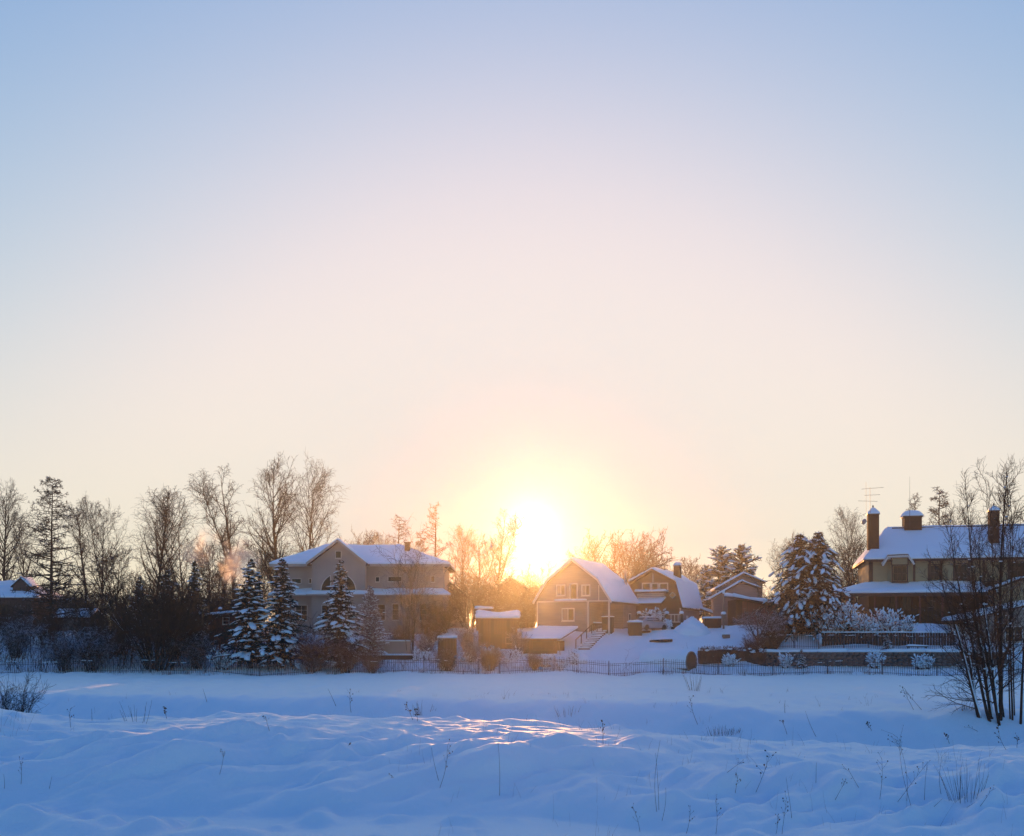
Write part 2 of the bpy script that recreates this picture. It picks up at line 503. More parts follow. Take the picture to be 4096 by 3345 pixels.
def lump_h(x, y):
    z = np.zeros_like(x)
    if x.size < 40:
        d2 = ((x[:, None] - _la[:, 0]) / _la[:, 2]) ** 2 + ((y[:, None] - _la[:, 1]) / (_la[:, 2] * .8)) ** 2
        return (_la[:, 3] * 1.35 * np.exp(-d2 * 1.6)).sum(1)
    for lx, ly, r, h in _lw:
        m = (np.abs(x - lx) < r * 2.2) & (np.abs(y - ly) < r * 2.2)
        d2 = ((x[m] - lx) / r) ** 2 + ((y[m] - ly) / (r * 0.8)) ** 2
        z[m] += h * 1.35 * np.exp(-d2 * 1.6)
    return z

def gz(x, y):
    return float(ground_h(np.array([x]), np.array([y]))[0] + lump_h(np.array([float(x)]), np.array([float(y)]))[0])

def on_ground(px, py, y0=14.0):
    """where the sight line through a photo pixel meets the snow"""
    Y = y0
    while Y < 130:
        if gz(ax(px, Y), Y) >= az(py, Y):
            return (ax(px, Y), Y, gz(ax(px, Y), Y))
        Y += 0.1 if Y < 40 else 0.3
    return (ax(px, Y), Y, gz(ax(px, Y), Y))

ys = np.concatenate([[-600, -300, -100, -40, -15, -6, 0, 4, 7, 9, 10.5], np.arange(11.5, 33, 0.085), np.arange(33, 62, 0.19), np.arange(62, 102, 0.33),
                     np.arange(102, 130, 0.7), np.arange(130, 200, 4), [200, 230, 270, 330, 420, 560, 800, 1200, 1600]])
sc_ = np.linspace(-1, 1, 481)
so_ = np.array([1.04, 1.1, 1.2, 1.4, 1.8, 2.6, 4.2, 8, 16, 40])
cols = np.concatenate([-so_[::-1], sc_, so_])
hw = 0.58 * np.maximum(np.abs(ys), 10) + 2.5
GX = np.clip(cols[None, :] * hw[:, None], -1600, 1600)
GX = np.where(np.abs(cols)[None, :] > 39, np.sign(cols)[None, :] * 1600, GX)
GY = np.repeat(ys[:, None], len(cols), 1)
GZ = ground_h(GX, GY) + lump_h(GX, GY)
nr, nc = GX.shape
idx = np.arange(nr * nc).reshape(nr, nc)
GF = np.stack([idx[:-1, :-1], idx[:-1, 1:], idx[1:, 1:], idx[1:, :-1]], -1).reshape(-1, 4)
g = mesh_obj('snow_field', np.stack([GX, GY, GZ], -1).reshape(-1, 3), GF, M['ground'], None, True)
tag(g, 'blue shaded snow field with ditch rising to the village', 'snow', kind='structure')

# ------------------------------------------------------------------ plants
def norm(v):
    return v / (np.linalg.norm(v, axis=-1, keepdims=True) + 1e-9)

def tubes(P, R, sides=3):
    """N polylines P[N,k,3] with radii R[N,k] -> verts, quads"""
    N, k, _ = P.shape
    T = np.empty_like(P)
    T[:, 1:-1] = P[:, 2:] - P[:, :-2] if k > 2 else T[:, 1:-1]
    T[:, 0] = P[:, 1] - P[:, 0]
    T[:, -1] = P[:, -1] - P[:, -2]
    T = norm(T)
    mean = norm(P[:, -1] - P[:, 0])
    ref = np.where(np.abs(mean[:, 2:3]) < 0.8, np.array([[0, 0, 1.0]]), np.array([[1.0, 0.2, 0]]))
    n1 = norm(np.cross(T, ref[:, None, :]))
    n2 = np.cross(T, n1)
    a = np.arange(sides) * 2 * np.pi / sides + 0.5
    V = P[:, :, None, :] + R[:, :, None, None] * (np.cos(a)[None, None, :, None] * n1[:, :, None, :] + np.sin(a)[None, None, :, None] * n2[:, :, None, :])
    idx = np.arange(N * k * sides).reshape(N, k, sides)
    a0 = idx[:, :-1, :]; b0 = np.roll(idx, -1, 2)[:, :-1, :]
    a1 = idx[:, 1:, :]; b1 = np.roll(idx, -1, 2)[:, 1:, :]
    F = np.stack([a0, b0, b1, a1], -1).reshape(-1, 4)
    return V.reshape(-1, 3), F

def join(parts):
    V = []; F = []; b = 0
    for v, f in parts:
        V.append(v); F.append(f + b); b += len(v)
    return np.concatenate(V), np.concatenate(F)

def grow(rng, start, d, L, r0, k, up, wig, taper=0.15):
    """N curved shoots; up: pull towards +z (negative droops)"""
    N = len(start)
    P = np.zeros((N, k, 3)); P[:, 0] = start
    d = norm(d)
    step = (L / (k - 1))[:, None]
    up = np.broadcast_to(np.asarray(up, float), (N,))[:, None] * np.array([[0, 0, 1.0]])
    for j in range(1, k):
        P[:, j] = P[:, j - 1] + d * step
        d = norm(d + up + rng.normal(0, wig, (N, 3)))
    R = r0[:, None] * np.linspace(1, taper, k)[None, :]
    return P, R

def spawn(rng, P, R, n, t0, t1, ang, angsd, L, k, up, wig, rfac=0.55, rmin=0.012, rmax=9, taper=0.25, pw=1.0):
    """n children per parent; L(t, parent_len, rng) -> length"""
    N, kp, _ = P.shape
    pi = np.repeat(np.arange(N), n)
    m = len(pi)
    t = t0 + (t1 - t0) * ((np.tile(np.arange(n), N) + rng.uniform(0, 1, m)) / n) ** pw
    f = t * (kp - 1)
    i = np.minimum(f.astype(int), kp - 2); w = (f - i)[:, None]
    a = P[pi, i]; b = P[pi, i + 1]
    start = a * (1 - w) + b * w
    T = norm(b - a)
    rr = R[pi, i] * (1 - w[:, 0]) + R[pi, i + 1] * w[:, 0]
    q = norm(np.cross(T, norm(rng.normal(0, 1, (m, 3)))))
    an = np.radians(rng.normal(ang, angsd, m))[:, None]
    d = T * np.cos(an) + q * np.sin(an)
    plen = np.linalg.norm(np.diff(P, axis=1), axis=2).sum(1)[pi]
    Ls = L(t, plen, rng)
    r = np.clip(rr * rfac, rmin, rmax)
    return grow(rng, start, d, Ls, r, k, up, wig, taper)

def plant(name, label, cat, trunk_mesh, crown_mesh, loc, rz=0.0, s=1.0, group=None, extra=(), sz=None):
    root = thing(name, label, cat, loc, rz, group)
    root.scale = (s, s, sz or s)
    for nm, me in [('trunk', trunk_mesh), ('crown', crown_mesh)] + list(extra):
        if me is None:
            continue
        o = link(bpy.data.objects.new(nm, me), root)
        if nm == 'snow_load':
            o['kind'] = 'stuff'
    return root

def to_mesh(name, vf, mat, smooth=True):
    me = np_mesh(name, vf[0], vf[1], smooth)
    me.materials.append(mat)
    return me

def bare_tree(seed, H, limbs=26, spread=0.33, ang=42, kind='round', mat='bark', tw=14, tr=0.014, first=0.22, r0=None, lean=0.0, droop=-0.05, fork=0, crownmat=None):
    rng = np.random.default_rng(seed)
    r0 = r0 or H * 0.014
    tp, trd = grow(rng, np.array([[0, 0, -0.3]]), np.array([[lean, 0, 1.0]]), np.array([H * (0.74 if kind == 'oak' else 0.97)]), np.array([r0]), 14, 0.05, 0.035, 0.08)
    if fork:
        fp, fr = spawn(rng, tp, trd, fork, 0.12 if kind == 'oak' else 0.22, 0.45, 40 if kind == 'oak' else 22, 6, lambda t, pl, r: pl * (1.15 - t if kind == 'oak' else 1 - t) * r.uniform(.8, 1.05, len(t)), 14, 0.035 if kind == 'oak' else 0.06, 0.05, 0.75, taper=0.08)
        tp2 = np.concatenate([tp, fp]); tr2 = np.concatenate([trd, fr])
    else:
        tp2, tr2 = tp, trd
    nl = max(6, limbs // len(tp2))
    prof = {'round': lambda t: np.sin(np.clip((t - first * .6) / (1 - first * .6), 0, 1) ** .8 * np.pi * .93) ** .7 + .12,
            'cone': lambda t: (1.02 - t) * 1.25 + .05,
            'tall': lambda t: np.sin(np.clip(t, 0, 1) ** 1.2 * np.pi * .95) ** .6 * .8 + .12,
            'oak': lambda t: 1.1 - .55 * t}[kind]
    up1 = {'round': .10, 'cone': .10, 'tall': .16, 'oak': .07}[kind]
    lp, lr = spawn(rng, tp2, tr2, nl, first, 0.97, ang, 9, lambda t, pl, r: H * spread * prof(t) * r.uniform(.7, 1.15, len(t)), 8, up1, 0.085, 0.62, 0.03, H * .010, .25)
    bp_, br = spawn(rng, lp, lr, 7, .15, .98, 42, 12, lambda t, pl, r: pl * (.62 - .32 * t) * r.uniform(.7, 1.2, len(t)), 5, up1 * .8, .13, .55, .02, .06, .35)
    tp_, tr_ = spawn(rng, bp_, br, tw // 2, .1, 1.0, 42, 14, lambda t, pl, r: np.maximum(pl * .5, H * .022) * r.uniform(.5, 1.2, len(t)), 4, droop, .15, .6, tr, tr * 1.6, .5)
    t2, r2 = spawn(rng, tp_, tr_, 1, .15, .95, 40, 14, lambda t, pl, r: np.maximum(pl * .7, H * .015) * r.uniform(.5, 1.1, len(t)), 3, droop * 1.6, .15, .7, tr * .75, tr, .6)
    V1 = tubes(tp2, tr2, 7)
    V2 = join([tubes(lp, lr, 5), tubes(bp_, br, 3), tubes(tp_, tr_, 3), tubes(t2, r2, 3)])
    return to_mesh('trunk', V1, M[mat]), to_mesh('crown', V2, M[crownmat or mat])

def larch(seed, H, W, n=70, mat='bark', droop=-0.03, tw=12, first=.12, tr=0.024, angle=82, ex=.8):
    rng = np.random.default_rng(seed)
    tp, trd = grow(rng, np.array([[0, 0, -0.3]]), np.array([[0, 0, 1.0]]), np.array([H]), np.array([H * .013]), 16, 0.1, 0.012, 0.06)
    lp, lr = spawn(rng, tp, trd, n, first, .99, angle, 7, lambda t, pl, r: (W * (1 - t) ** ex + .35) * r.uniform(.55, 1.15, len(t)), 8, np.where(np.arange(n) % 3 == 0, .05, droop), .07, .55, .035, .09, .3)
    bp_, br = spawn(rng, lp, lr, tw, .12, 1, 55, 12, lambda t, pl, r: (pl * .26 * (1.15 - t) + .18) * r.uniform(.5, 1.3, len(t)), 4, -.10, .12, .6, tr, .03, .4)
    cp, cr = spawn(rng, bp_, br, 4, .1, 1, 50, 15, lambda t, pl, r: (pl * .4 + .12) * r.uniform(.6, 1.2, len(t)), 3, -.18, .12, .7, tr * .8, tr, .6)
    return to_mesh('trunk', tubes(tp, trd, 7), M[mat]), to_mesh('crown', join([tubes(lp, lr, 4), tubes(bp_, br, 3), tubes(cp, cr, 3)]), M[mat])

def shrub(seed, H, stems=18, spread=.5, mat='bark', tw=5, tr=.012, r0=.04, curve=-.02, base=.3, depth=3, crownmat=None):
    rng = np.random.default_rng(seed)
    a = rng.uniform(0, 2 * np.pi, stems)
    tilt = rng.uniform(.05, spread, stems)
    st = np.stack([np.cos(a) * base * rng.uniform(0, 1, stems), np.sin(a) * base * rng.uniform(0, 1, stems), np.full(stems, -.25)], -1)
    d = np.stack([np.cos(a) * tilt, np.sin(a) * tilt, np.ones(stems)], -1)
    sp, sr = grow(rng, st, d, H * rng.uniform(.65, 1.12, stems), np.full(stems, r0) * rng.uniform(.6, 1.2, stems), 9, curve, .07, .2)
    bp_, br = spawn(rng, sp, sr, 7, .18, .98, 38, 12, lambda t, pl, r: pl * (.5 - .28 * t) * r.uniform(.6, 1.2, len(t)), 6, .04, .12, .6, tr, .04, .3)
    tp_, tq = spawn(rng, bp_, br, tw, .1, 1, 40, 12, lambda t, pl, r: pl * .45 * r.uniform(.5, 1.2, len(t)) + .12, 4, .0, .14, .65, tr * .8, tr * 1.5, .5)
    L = [tubes(bp_, br, 3), tubes(tp_, tq, 3)]
    if depth > 3:
        up_, uq = spawn(rng, tp_, tq, 3, .1, 1, 42, 12, lambda t, pl, r: pl * .6 * r.uniform(.5, 1.2, len(t)) + .1, 3, 0, .14, .7, tr * .7, tr, .6)
        L.append(tubes(up_, uq, 3))
    return to_mesh('stems', tubes(sp, sr, 5), M[mat]), to_mesh('crown', join(L), M[crownmat or mat])

def bush(name, label, meshes, loc, rz=0.0, s=1.0, group=None, cat='bush', extra=(), sz=None):
    root = thing(name, label, cat, loc, rz, group)
    root.scale = (s, s, sz or s)
    for nm, me in (('stems', meshes[0]), ('crown', meshes[1])) + tuple(extra):
        link(bpy.data.objects.new(nm, me), root)
    return root

# unit blob for lumps of snow
def _ico(sub=1):
    import bmesh
    bm = bmesh.new()
    bmesh.ops.create_icosphere(bm, subdivisions=sub, radius=1)
    V = np.array([v.co[:] for v in bm.verts]); F = np.array([[v.index for v in f.verts] for f in bm.faces])
    bm.free()
    return V, F
ICO1 = _ico(1); ICO2 = _ico(2)

def blobs(rng, C, S, axis=None, ico=None, jit=.18):
    """lumps at C[N,3] with half sizes S[N,3], long axis turned along axis[N,3]"""
    V0, F0 = ico or ICO1
    N = len(C)
    V = np.repeat(V0[None], N, 0) * (1 + rng.normal(0, jit, (N, len(V0), 1)))
    V = V * S[:, None, :]
    if axis is not None:
        A = norm(axis)
        B = norm(np.cross(np.array([[0, 0, 1.0]]), A) + 1e-6)
        Cc = np.cross(A, B)
        V = V[..., 0:1] * A[:, None] + V[..., 1:2] * B[:, None] + V[..., 2:3] * Cc[:, None]
    V = V + C[:, None, :]
    F = (F0[None] + (np.arange(N) * len(V0))[:, None, None]).reshape(-1, 3)
    return V.reshape(-1, 3), F

def spruce(seed, H, W, snow=1.0, whorl=.33, per=6, needle='needles', first=.06, droop=.30, blob=1.0, shape=.85):
    rng = np.random.default_rng(seed)
    tp, trd = grow(rng, np.array([[0, 0, -0.3]]), np.array([[0, 0, 1.0]]), np.array([H + .3]), np.array([H * .018]), 12, 0.1, .01, .05)
    hs = np.arange(H * first, H * .985, whorl)
    S = []; D = []; L = []
    for h in hs:
        n = per if h < H * .8 else max(3, per - 2)
        a0 = rng.uniform(0, 6.28)
        for i in range(n):
            a = a0 + 6.283 * i / n + rng.normal(0, .25)
            S.append((0, 0, h + rng.normal(0, whorl * .25))); D.append((math.cos(a), math.sin(a), .25 + .5 * (h / H)))
            L.append((W * (1 - h / H) ** shape + .12) * rng.uniform(.5, 1.2) * (1 + .16 * math.sin(h * 2.3 + a * 2 + seed)))
    S = np.array(S); D = np.array(D); L = np.array(L)
    bp_, br = grow(rng, S, D, L, np.full(len(L), .05), 7, -droop * .5, .06, .35)
    tw = []
    for side in range(2):
        q, r = spawn(rng, bp_, br, 7, .12, 1.0, 55, 10, lambda t, pl, r_: (pl * .36 * (1.2 - t) + .12) * r_.uniform(.6, 1.2, len(t)), 3, -.22, .12, 1, .045, .075, .45)
        tw.append(tubes(q, r, 3))
    nm = tubes(bp_, np.full(br.shape, .06) * np.linspace(1.2, .6, 7)[None], 4)
    crown = join(tw + [nm])
    # snow lying on the boughs
    idx = []
    for s0, s1 in ((.25, .5), (.45, .7), (.6, .85), (.8, 1.0), (.85, 1.02)):
        f = rng.uniform(s0, s1, len(L)) * 6
        i = np.minimum(f.astype(int), 5); w = (f - i)[:, None]
        a = np.arange(len(L))
        idx.append((bp_[a, i] * (1 - w) + bp_[a, i + 1] * w, norm(bp_[a, i + 1] - bp_[a, i]), L))
    C = np.concatenate([x[0] for x in idx]); A = np.concatenate([x[1] for x in idx]); LL = np.concatenate([x[2] for x in idx])
    keep = rng.uniform(0, 1, len(C)) < .52 * snow
    C, A, LL = C[keep], A[keep], LL[keep]
    lat = norm(np.cross(A, np.array([[0, 0, 1.0]])))
    C = C + lat * (rng.normal(0, .14, len(C)) * LL)[:, None]
    sz = np.clip(.11 * LL + .05, .07, .24) * rng.uniform(.4, 1.5, len(C)) * blob
    C[:, 2] += .07 + sz * .1
    V = blobs(rng, C, np.stack([sz * 1.75, sz * .8, sz * .32], -1), A + np.array([[0, 0, -.15]]), ICO1, .26)
    return to_mesh('trunk', tubes(tp, trd, 6), M['bark']), to_mesh('crown', crown, M[needle]), to_mesh('snow_load', V, M['snow'])

def conifer(name, label, meshes, loc, rz=0.0, s=1.0, group=None, sz=None):
    return plant(name, label, 'tree', meshes[0], meshes[1], loc, rz, s, group, (('snow_load', meshes[2]),), sz)

def put(px, Y, py=None):
    """base point at column px and depth Y on the snow"""
    x = ax(px, Y)
    return (x, Y, gz(x, Y) - .05)

def top_h(px, py, Y):
    """height of something whose tip shows at row py"""
    return az(py, Y) - gz(ax(px, Y), Y)

# ------------------------------------------------------------------ buildings
RS = random.Random(77)

class Facade:
    """a wall plane standing at (x, y) with base height z, turned by yaw; photo pixels are read back onto it"""
    def __init__(self, px, Y, zb, yaw=0.0):
        self.o = (ax(px, Y), Y, zb); self.yaw = yaw
        self.c, self.s = math.cos(yaw), math.sin(yaw)
    def h(self, px, d=0.0):
        p = (px - XC) / FOC
        return (p * (self.o[1] + d * self.c) - self.o[0] + d * self.s) / (self.c - p * self.s)
    def loc(self, px, py, d=0.0):
        h = self.h(px, d)
        Y = self.o[1] + h * self.s + d * self.c
        return h, az(py, Y) - self.o[2]

def window(parent, x0, x1, z0, z1, d=0.0, cols=2, rows=1, fm='white', fw=.09, name='window', glass='glass', sill=True, curtain=False):
    mb = MB()
    y0, y1 = d - .075, d + .02
    mb.box(x0 - fw, x0, y0, y1, z0 - fw, z1 + fw).box(x1, x1 + fw, y0, y1, z0 - fw, z1 + fw)
    mb.box(x0, x1, y0 + .003, y1, z1, z1 + fw).box(x0, x1, y0 + .003, y1, z0 - fw, z0)
    m = fw * .6
    xs = [x0 + (x1 - x0) * i / cols for i in range(cols + 1)]
    zs = [z0 + (z1 - z0) * i / rows for i in range(rows + 1)]
    for x in xs[1:-1]:
        mb.box(x - m / 2, x + m / 2, y0 + .012, y1, z0, z1)
    for z in zs[1:-1]:
        for i in range(cols):
            mb.box(xs[i] + (m / 2 if i else 0), xs[i + 1] - (m / 2 if i < cols - 1 else 0), y0 + .018, y1, z - m / 2, z + m / 2)
    w = mb.build(name, M[fm], parent)
    for i in range(cols):
        for j in range(rows):
            MB().box(xs[i] + m / 2, xs[i + 1] - m / 2, d - .02, d - .012, zs[j] + m / 2, zs[j + 1] - m / 2).build('pane', M['curtain' if curtain and i % 2 == 0 else glass], w)
    if sill:
        s = MB()
        s.box(x0 - fw * 1.3, x1 + fw * 1.3, d - .16, d - .078, z0 - fw - .05, z0 - fw - .003)
        s.build('sill', M[fm], w)
    return w

def snow_part(polys, th, parent, name='snow_cover', inset=.16, step=.45, jit=.05):
    mb = MB()
    for p in polys:
        snow_slab(mb, p, th, RS, step, inset, jit)
    return mb.build(name, M['snow'], parent, True)

def roof_part(polys, parent, th=.14, name='roof', mat='roof'):
    mb = MB()
    for p in polys:
        mb.prism(p, (0, 0, -th))
    return mb.build(name, M[mat], parent)

# ---- white two-storey house with hip roof and front gable
F = Facade(1350, 112.0, 4.2)
house = thing('white_house', 'large pale two-storey house with snowy hip roof and front gable', 'house', F.o)
xl, xr, yf = F.h(1112, 1.6), F.h(1774, 1.6), 1.6
ze = F.loc(1100, 2262, .9)[1]
MB().box(xl, xr, yf, yf + 10.5, -1.2, ze).build('wall', M['stucco'], house)
gl, gr = F.h(1247), F.h(1461)
xa, za = F.loc(1350, 2160, -.4)
zg = F.loc(1247, 2252)[1]
MB().prism([(gl, 0, -1.2), (gr, 0, -1.2), (gr, 0, zg), (xa, 0, za - .25), (gl, 0, zg)], (0, 4.0, 0)).build('wall', M['stucco'], house)
e0, e1, ey0, ey1 = xl - .8, xr + .8, yf - .8, yf + 11.3
ry = (ey0 + ey1) / 2
zr = F.loc(1500, 2184, ry)[1]
r0, r1 = F.h(1300, ry), F.h(1600, ry)
zt = ze + .12
main = [[(e0, ey0, zt), (e1, ey0, zt), (r1, ry, zr), (r0, ry, zr)], [(e1, ey0, zt), (e1, ey1, zt), (r1, ry, zr)],
        [(e1, ey1, zt), (e0, ey1, zt), (r0, ry, zr), (r1, ry, zr)], [(e0, ey1, zt), (e0, ey0, zt), (r0, ry, zr)]]
xgl, zgl = F.loc(1225, 2256, -.5); xgr, zgr = F.loc(1465, 2248, -.5)
zgl = zgr = (zgl + zgr) / 2
slope = (zr - zt) / (ry - ey0)
yb = ey0 + (za - zt) / slope - .1
ye = ey0 + max(0.05, (zgl - zt) / slope)
gab = [[(xa, -.5, za), (xa, yb, za), (xgl, ye, zgl), (xgl, -.5, zgl)], [(xgr, -.5, zgr), (xgr, ye, zgr), (xa, yb, za), (xa, -.5, za)]]
rf = roof_part(main, house, .16)
rg = roof_part(gab, house, .16)
snow_part([[(p[0], p[1], p[2] + .01) for p in q] for q in main], .22, rf)
snow_part([[(p[0], p[1], p[2] + .015) for p in q] for q in gab], .22, rg)
mb = MB()
mb.bar((xa, -.53, za - .1), (xgl, -.53, zgl - .1), .06, .24).bar((xa, -.53, za - .1), (xgr, -.53, zgr - .1), .06, .24)
mb.box(e0, xgl - .2, ey0 - .03, ey0 + .02, zt - .26, zt - .01).box(xgr + .2, e1, ey0 - .03, ey0 + .02, zt - .26, zt - .01)
mb.build('fascia', M['soffit'], house)
mb = MB(); mb.box(e0 + .05, e1 - .05, ey0 + .03, yf - .003, zt - .22, zt - .17); mb.build('soffit', M['soffit'], house)
# canopy roof between the storeys
zc_o = F.loc(1500, 2378, -.9)[1]; zc_i = zc_o + .62
cl, cr_ = xl - .9, xr + .9
can = [[(cl, yf - 1.0, zc_o), (gl - .02, yf - 1.0, zc_o), (gl - .02, yf, zc_i), (xl, yf, zc_i)], [(gr + .02, yf - 1.0, zc_o), (cr_, yf - 1.0, zc_o), (xr, yf, zc_i), (gr + .02, yf, zc_i)],
       [(gl - .5, -.75, zc_o), (gr + .5, -.75, zc_o), (gr + .2, 0, zc_o + .3), (gl - .2, 0, zc_o + .3)]]
cp = roof_part(can, house, .12, 'canopy', 'soffit')
snow_part([[(p[0], p[1], p[2] + .01) for p in q] for q in can], .2, cp, inset=.1)
for (a, b, c, d_, dd, co, ro) in ((1168, 1204, 2316, 2333, yf, 1, 1), (1237, 1245, 2315, 2333, yf, 1, 1), (1343, 1364, 2206, 2232, 0, 1, 1), (1503, 1517, 2309, 2327, yf, 1, 1),
                                 (1553, 1606, 2308, 2326, yf, 1, 1), (1725, 1738, 2306, 2328, yf, 1, 1), (1184, 1228, 2422, 2480, yf, 2, 3), (1288, 1316, 2422, 2480, 0, 1, 3),
                                 (1392, 1420, 2422, 2480, 0, 1, 3), (1512, 1540, 2419, 2480, yf, 1, 3), (1570, 1595, 2417, 2480, yf, 1, 3), (1680, 1706, 2417, 2480, yf, 1, 3)):
    a_, z1_ = F.loc(a, c, dd); b_, z0_ = F.loc(b, d_, dd)
    window(house, a_, b_, z0_, z1_, dd, co, ro, 'white', .05)
# lunette: two quarter panes with a pier between
xc_, zb_ = F.loc(1354, 2364); rad = F.loc(1424, 2364)[0] - xc_
for sgn in (-1, 1):
    arc = [(xc_ + sgn * rad * math.cos(t), zb_ + rad * math.sin(t)) for t in np.linspace(0, 1.10, 9)]
    inner = xc_ + sgn * rad * math.cos(1.10)
    pl = [(x, -.02, z) for x, z in arc] + [(inner, -.02, zb_)]
    fr = MB()
    ring = [(x, z) for x, z in arc] + [(inner, zb_), (arc[0][0], zb_)]
    for (x0, z0), (x1, z1) in zip(ring[:-1], ring[1:]):
        fr.bar((x0, -.04, z0), (x1, -.04, z1), .07, .09)
    w = fr.build('lunette_window', M['white'], house)
    MB().prism(pl, (0, .008, 0)).build('pane', M['glass'], w)
ch = MB(); cx_, cz_ = F.loc(1630, 2196, ry - 2); ch.box(cx_ - .3, cx_ + .3, ry - 2.3, ry - 1.7, cz_ - 1.2, cz_ + .65).box(cx_ - .38, cx_ + .38, ry - 2.38, ry - 1.62, cz_ + .65, cz_ + .78)
ch.build('chimney', M['wood_dark'], house)
dp = MB(); dp.bar((e1 - .1, yf - .7, zt - .2), (xr + .06, yf - .08, zt - 1.0), .09); dp.bar((xr + .06, yf - .08, zt - 1.0), (xr + .06, yf - .08, zc_i + .1), .09)
dp.build('downpipe', M['metal_grey'], house)

# garden walls below the white house
t = thing('retaining_wall', 'low beige garden wall with snow ledge below the pale house', 'wall', (ax(1500, 103), 103, gz(ax(1500, 103), 103)))
a_, b_ = ax(1432, 103) - t.location.x, ax(1640, 103) - t.location.x
zt_ = az(2566, 103) - t.location.z
MB().box(a_, b_, 0, .3, -1, zt_).build('upper_wall', M['stucco_low'], t)
zl_ = az(2622, 102) - t.location.z
MB().box(a_ - .3, b_ + .4, -1.2, -.003, -1.5, zl_).build('lower_wall', M['wood_dark'], t)
snow_part([[(a_ - .3, -1.25, zl_), (b_ + .4, -1.25, zl_), (b_ + .4, -.01, zl_), (a_ - .3, -.01, zl_)]], .16, t)
snow_part([[(a_, -.02, zt_), (b_, -.02, zt_), (b_, .32, zt_), (a_, .32, zt_)]], .10, t, inset=.05)

def plank_wall(mb_parent, x0, x1, y, z0, z1, bw, mat, name='board', axis='x', jit=.03, slant=None):
    """upright boards side by side, each a piece of its own, sharing a few meshes"""
    n = max(1, round((x1 - x0) / bw)); w = (x1 - x0) / n
    pool = []
    for i in range(n):
        zt = z1 if slant is None else z1 + slant * (i + .5) / n
        off = RS.uniform(-jit, jit)
        if slant is not None or len(pool) < 4:
            g_ = RS.uniform(.008, .03)
            o = MB().box(g_, w - g_, -.02, .02, z0, zt + RS.uniform(-.03, 0)).build(name, M['wood_dark' if len(pool) == 1 and mat != 'wood_red' else mat], mb_parent)
            pool.append(o)
        else:
            o = RS.choice(pool).copy(); link(o, mb_parent)
        o.location = (x0 + i * w, y + off, 0)

# ---- red shed with white window, left of the spruces
Fs = Facade(880, 108.0, gz(ax(880, 108), 108) - .1, .12)
shed = thing('red_shed', 'small red-brown shed with flat snowy roof beside the spruces', 'shed', Fs.o, Fs.yaw)
x0, z1 = Fs.loc(835, 2462); x1, _ = Fs.loc(970, 2450)
MB().box(x0 + .05, x1 - .05, .03, 3.2, -.6, z1 - .1).build('wall', M['wood_red'], shed)
plank_wall(shed, x0, x1, 0, -.5, z1 - .12, .3, 'wood_red')
rp_ = [[(x0 - .4, -.6, z1 - .05), (x1 + .4, -.6, z1 + .45), (x1 + .4, 3.6, z1 + .6), (x0 - .4, 3.6, z1 + .1)]]
r = roof_part(rp_, shed, .12)
snow_part([[(p[0], p[1], p[2] + .01) for p in rp_[0]]], .24, r)
a_, zt_ = Fs.loc(893, 2472); b_, zb_ = Fs.loc(915, 2496)
window(shed, a_, b_, zb_, zt_, -.02, 1, 2, 'white', .08)
v = MB().lathe([(.12, 0), (.12, .5), (.2, .5), (.2, .62)], 8, (Fs.h(866) + .2, 1.0, z1 + .1)).build('vent_pipe', M['metal'], shed)
mb = MB(); mb.add(*[ (ICO1[0] * [.26, .26, .18] + [Fs.h(866) + .2, 1.0, z1 + .8]).tolist(), [tuple(f) for f in ICO1[1]] ]) ; mb.build('snow_cap', M['snow'], v, True)

# ---- house at the left edge, mostly behind the larch
Fl = Facade(60, 122.0, 4.4)
lh = thing('brown_house', 'brown house with blue snowy hip roof at the left edge behind the larch', 'house', Fl.o)
x0, x1 = Fl.h(-330), Fl.h(128)
zt = Fl.loc(60, 2392)[1]
MB().box(x0, x1, 0, 9, -1, zt).build('wall', M['siding_brown'], lh)
zr = Fl.loc(20, 2328, 4)[1]
q = [[(x0 - .6, -.6, zt), (x1 + .6, -.6, zt), (x1 - 2.4, 4.5, zr), (x0 + 2.5, 4.5, zr)], [(x1 + .6, -.6, zt), (x1 + .6, 9.6, zt), (x1 - 2.4, 4.5, zr)],
     [(x1 + .6, 9.6, zt), (x0 - .6, 9.6, zt), (x0 + 2.5, 4.5, zr), (x1 - 2.4, 4.5, zr)]]
r = roof_part(q, lh)
snow_part([[(p[0], p[1], p[2] + .01) for p in s] for s in q], .25, r)
dx, dz = Fl.loc(92, 2312, 1.5)
dq = [[(dx - 1.2, .8, dz - 1.1), (dx, .8, dz), (dx, 4, dz), (dx - 1.2, 3, dz - 1.1)], [(dx, .8, dz), (dx + 1.2, .8, dz - 1.1), (dx + 1.2, 3, dz - 1.1), (dx, 4, dz)]]
dr = roof_part(dq, lh, .1, 'dormer_roof')
MB().prism([(dx - 1.0, .95, dz - 1.9), (dx + 1.0, .95, dz - 1.9), (dx + 1.0, .95, dz - 1.05), (dx, .95, dz - .14), (dx - 1.0, .95, dz - 1.05)], (0, 2, 0)).build('dormer', M['siding_brown'], lh)
snow_part([[(p[0], p[1], p[2] + .01) for p in s] for s in dq], .22, dr)
a_, zt_ = Fl.loc(2, 2420); b_, zb_ = Fl.loc(34, 2460)
window(lh, a_, b_, zb_, zt_, 0, 2, 1, 'trim_brown', .08)

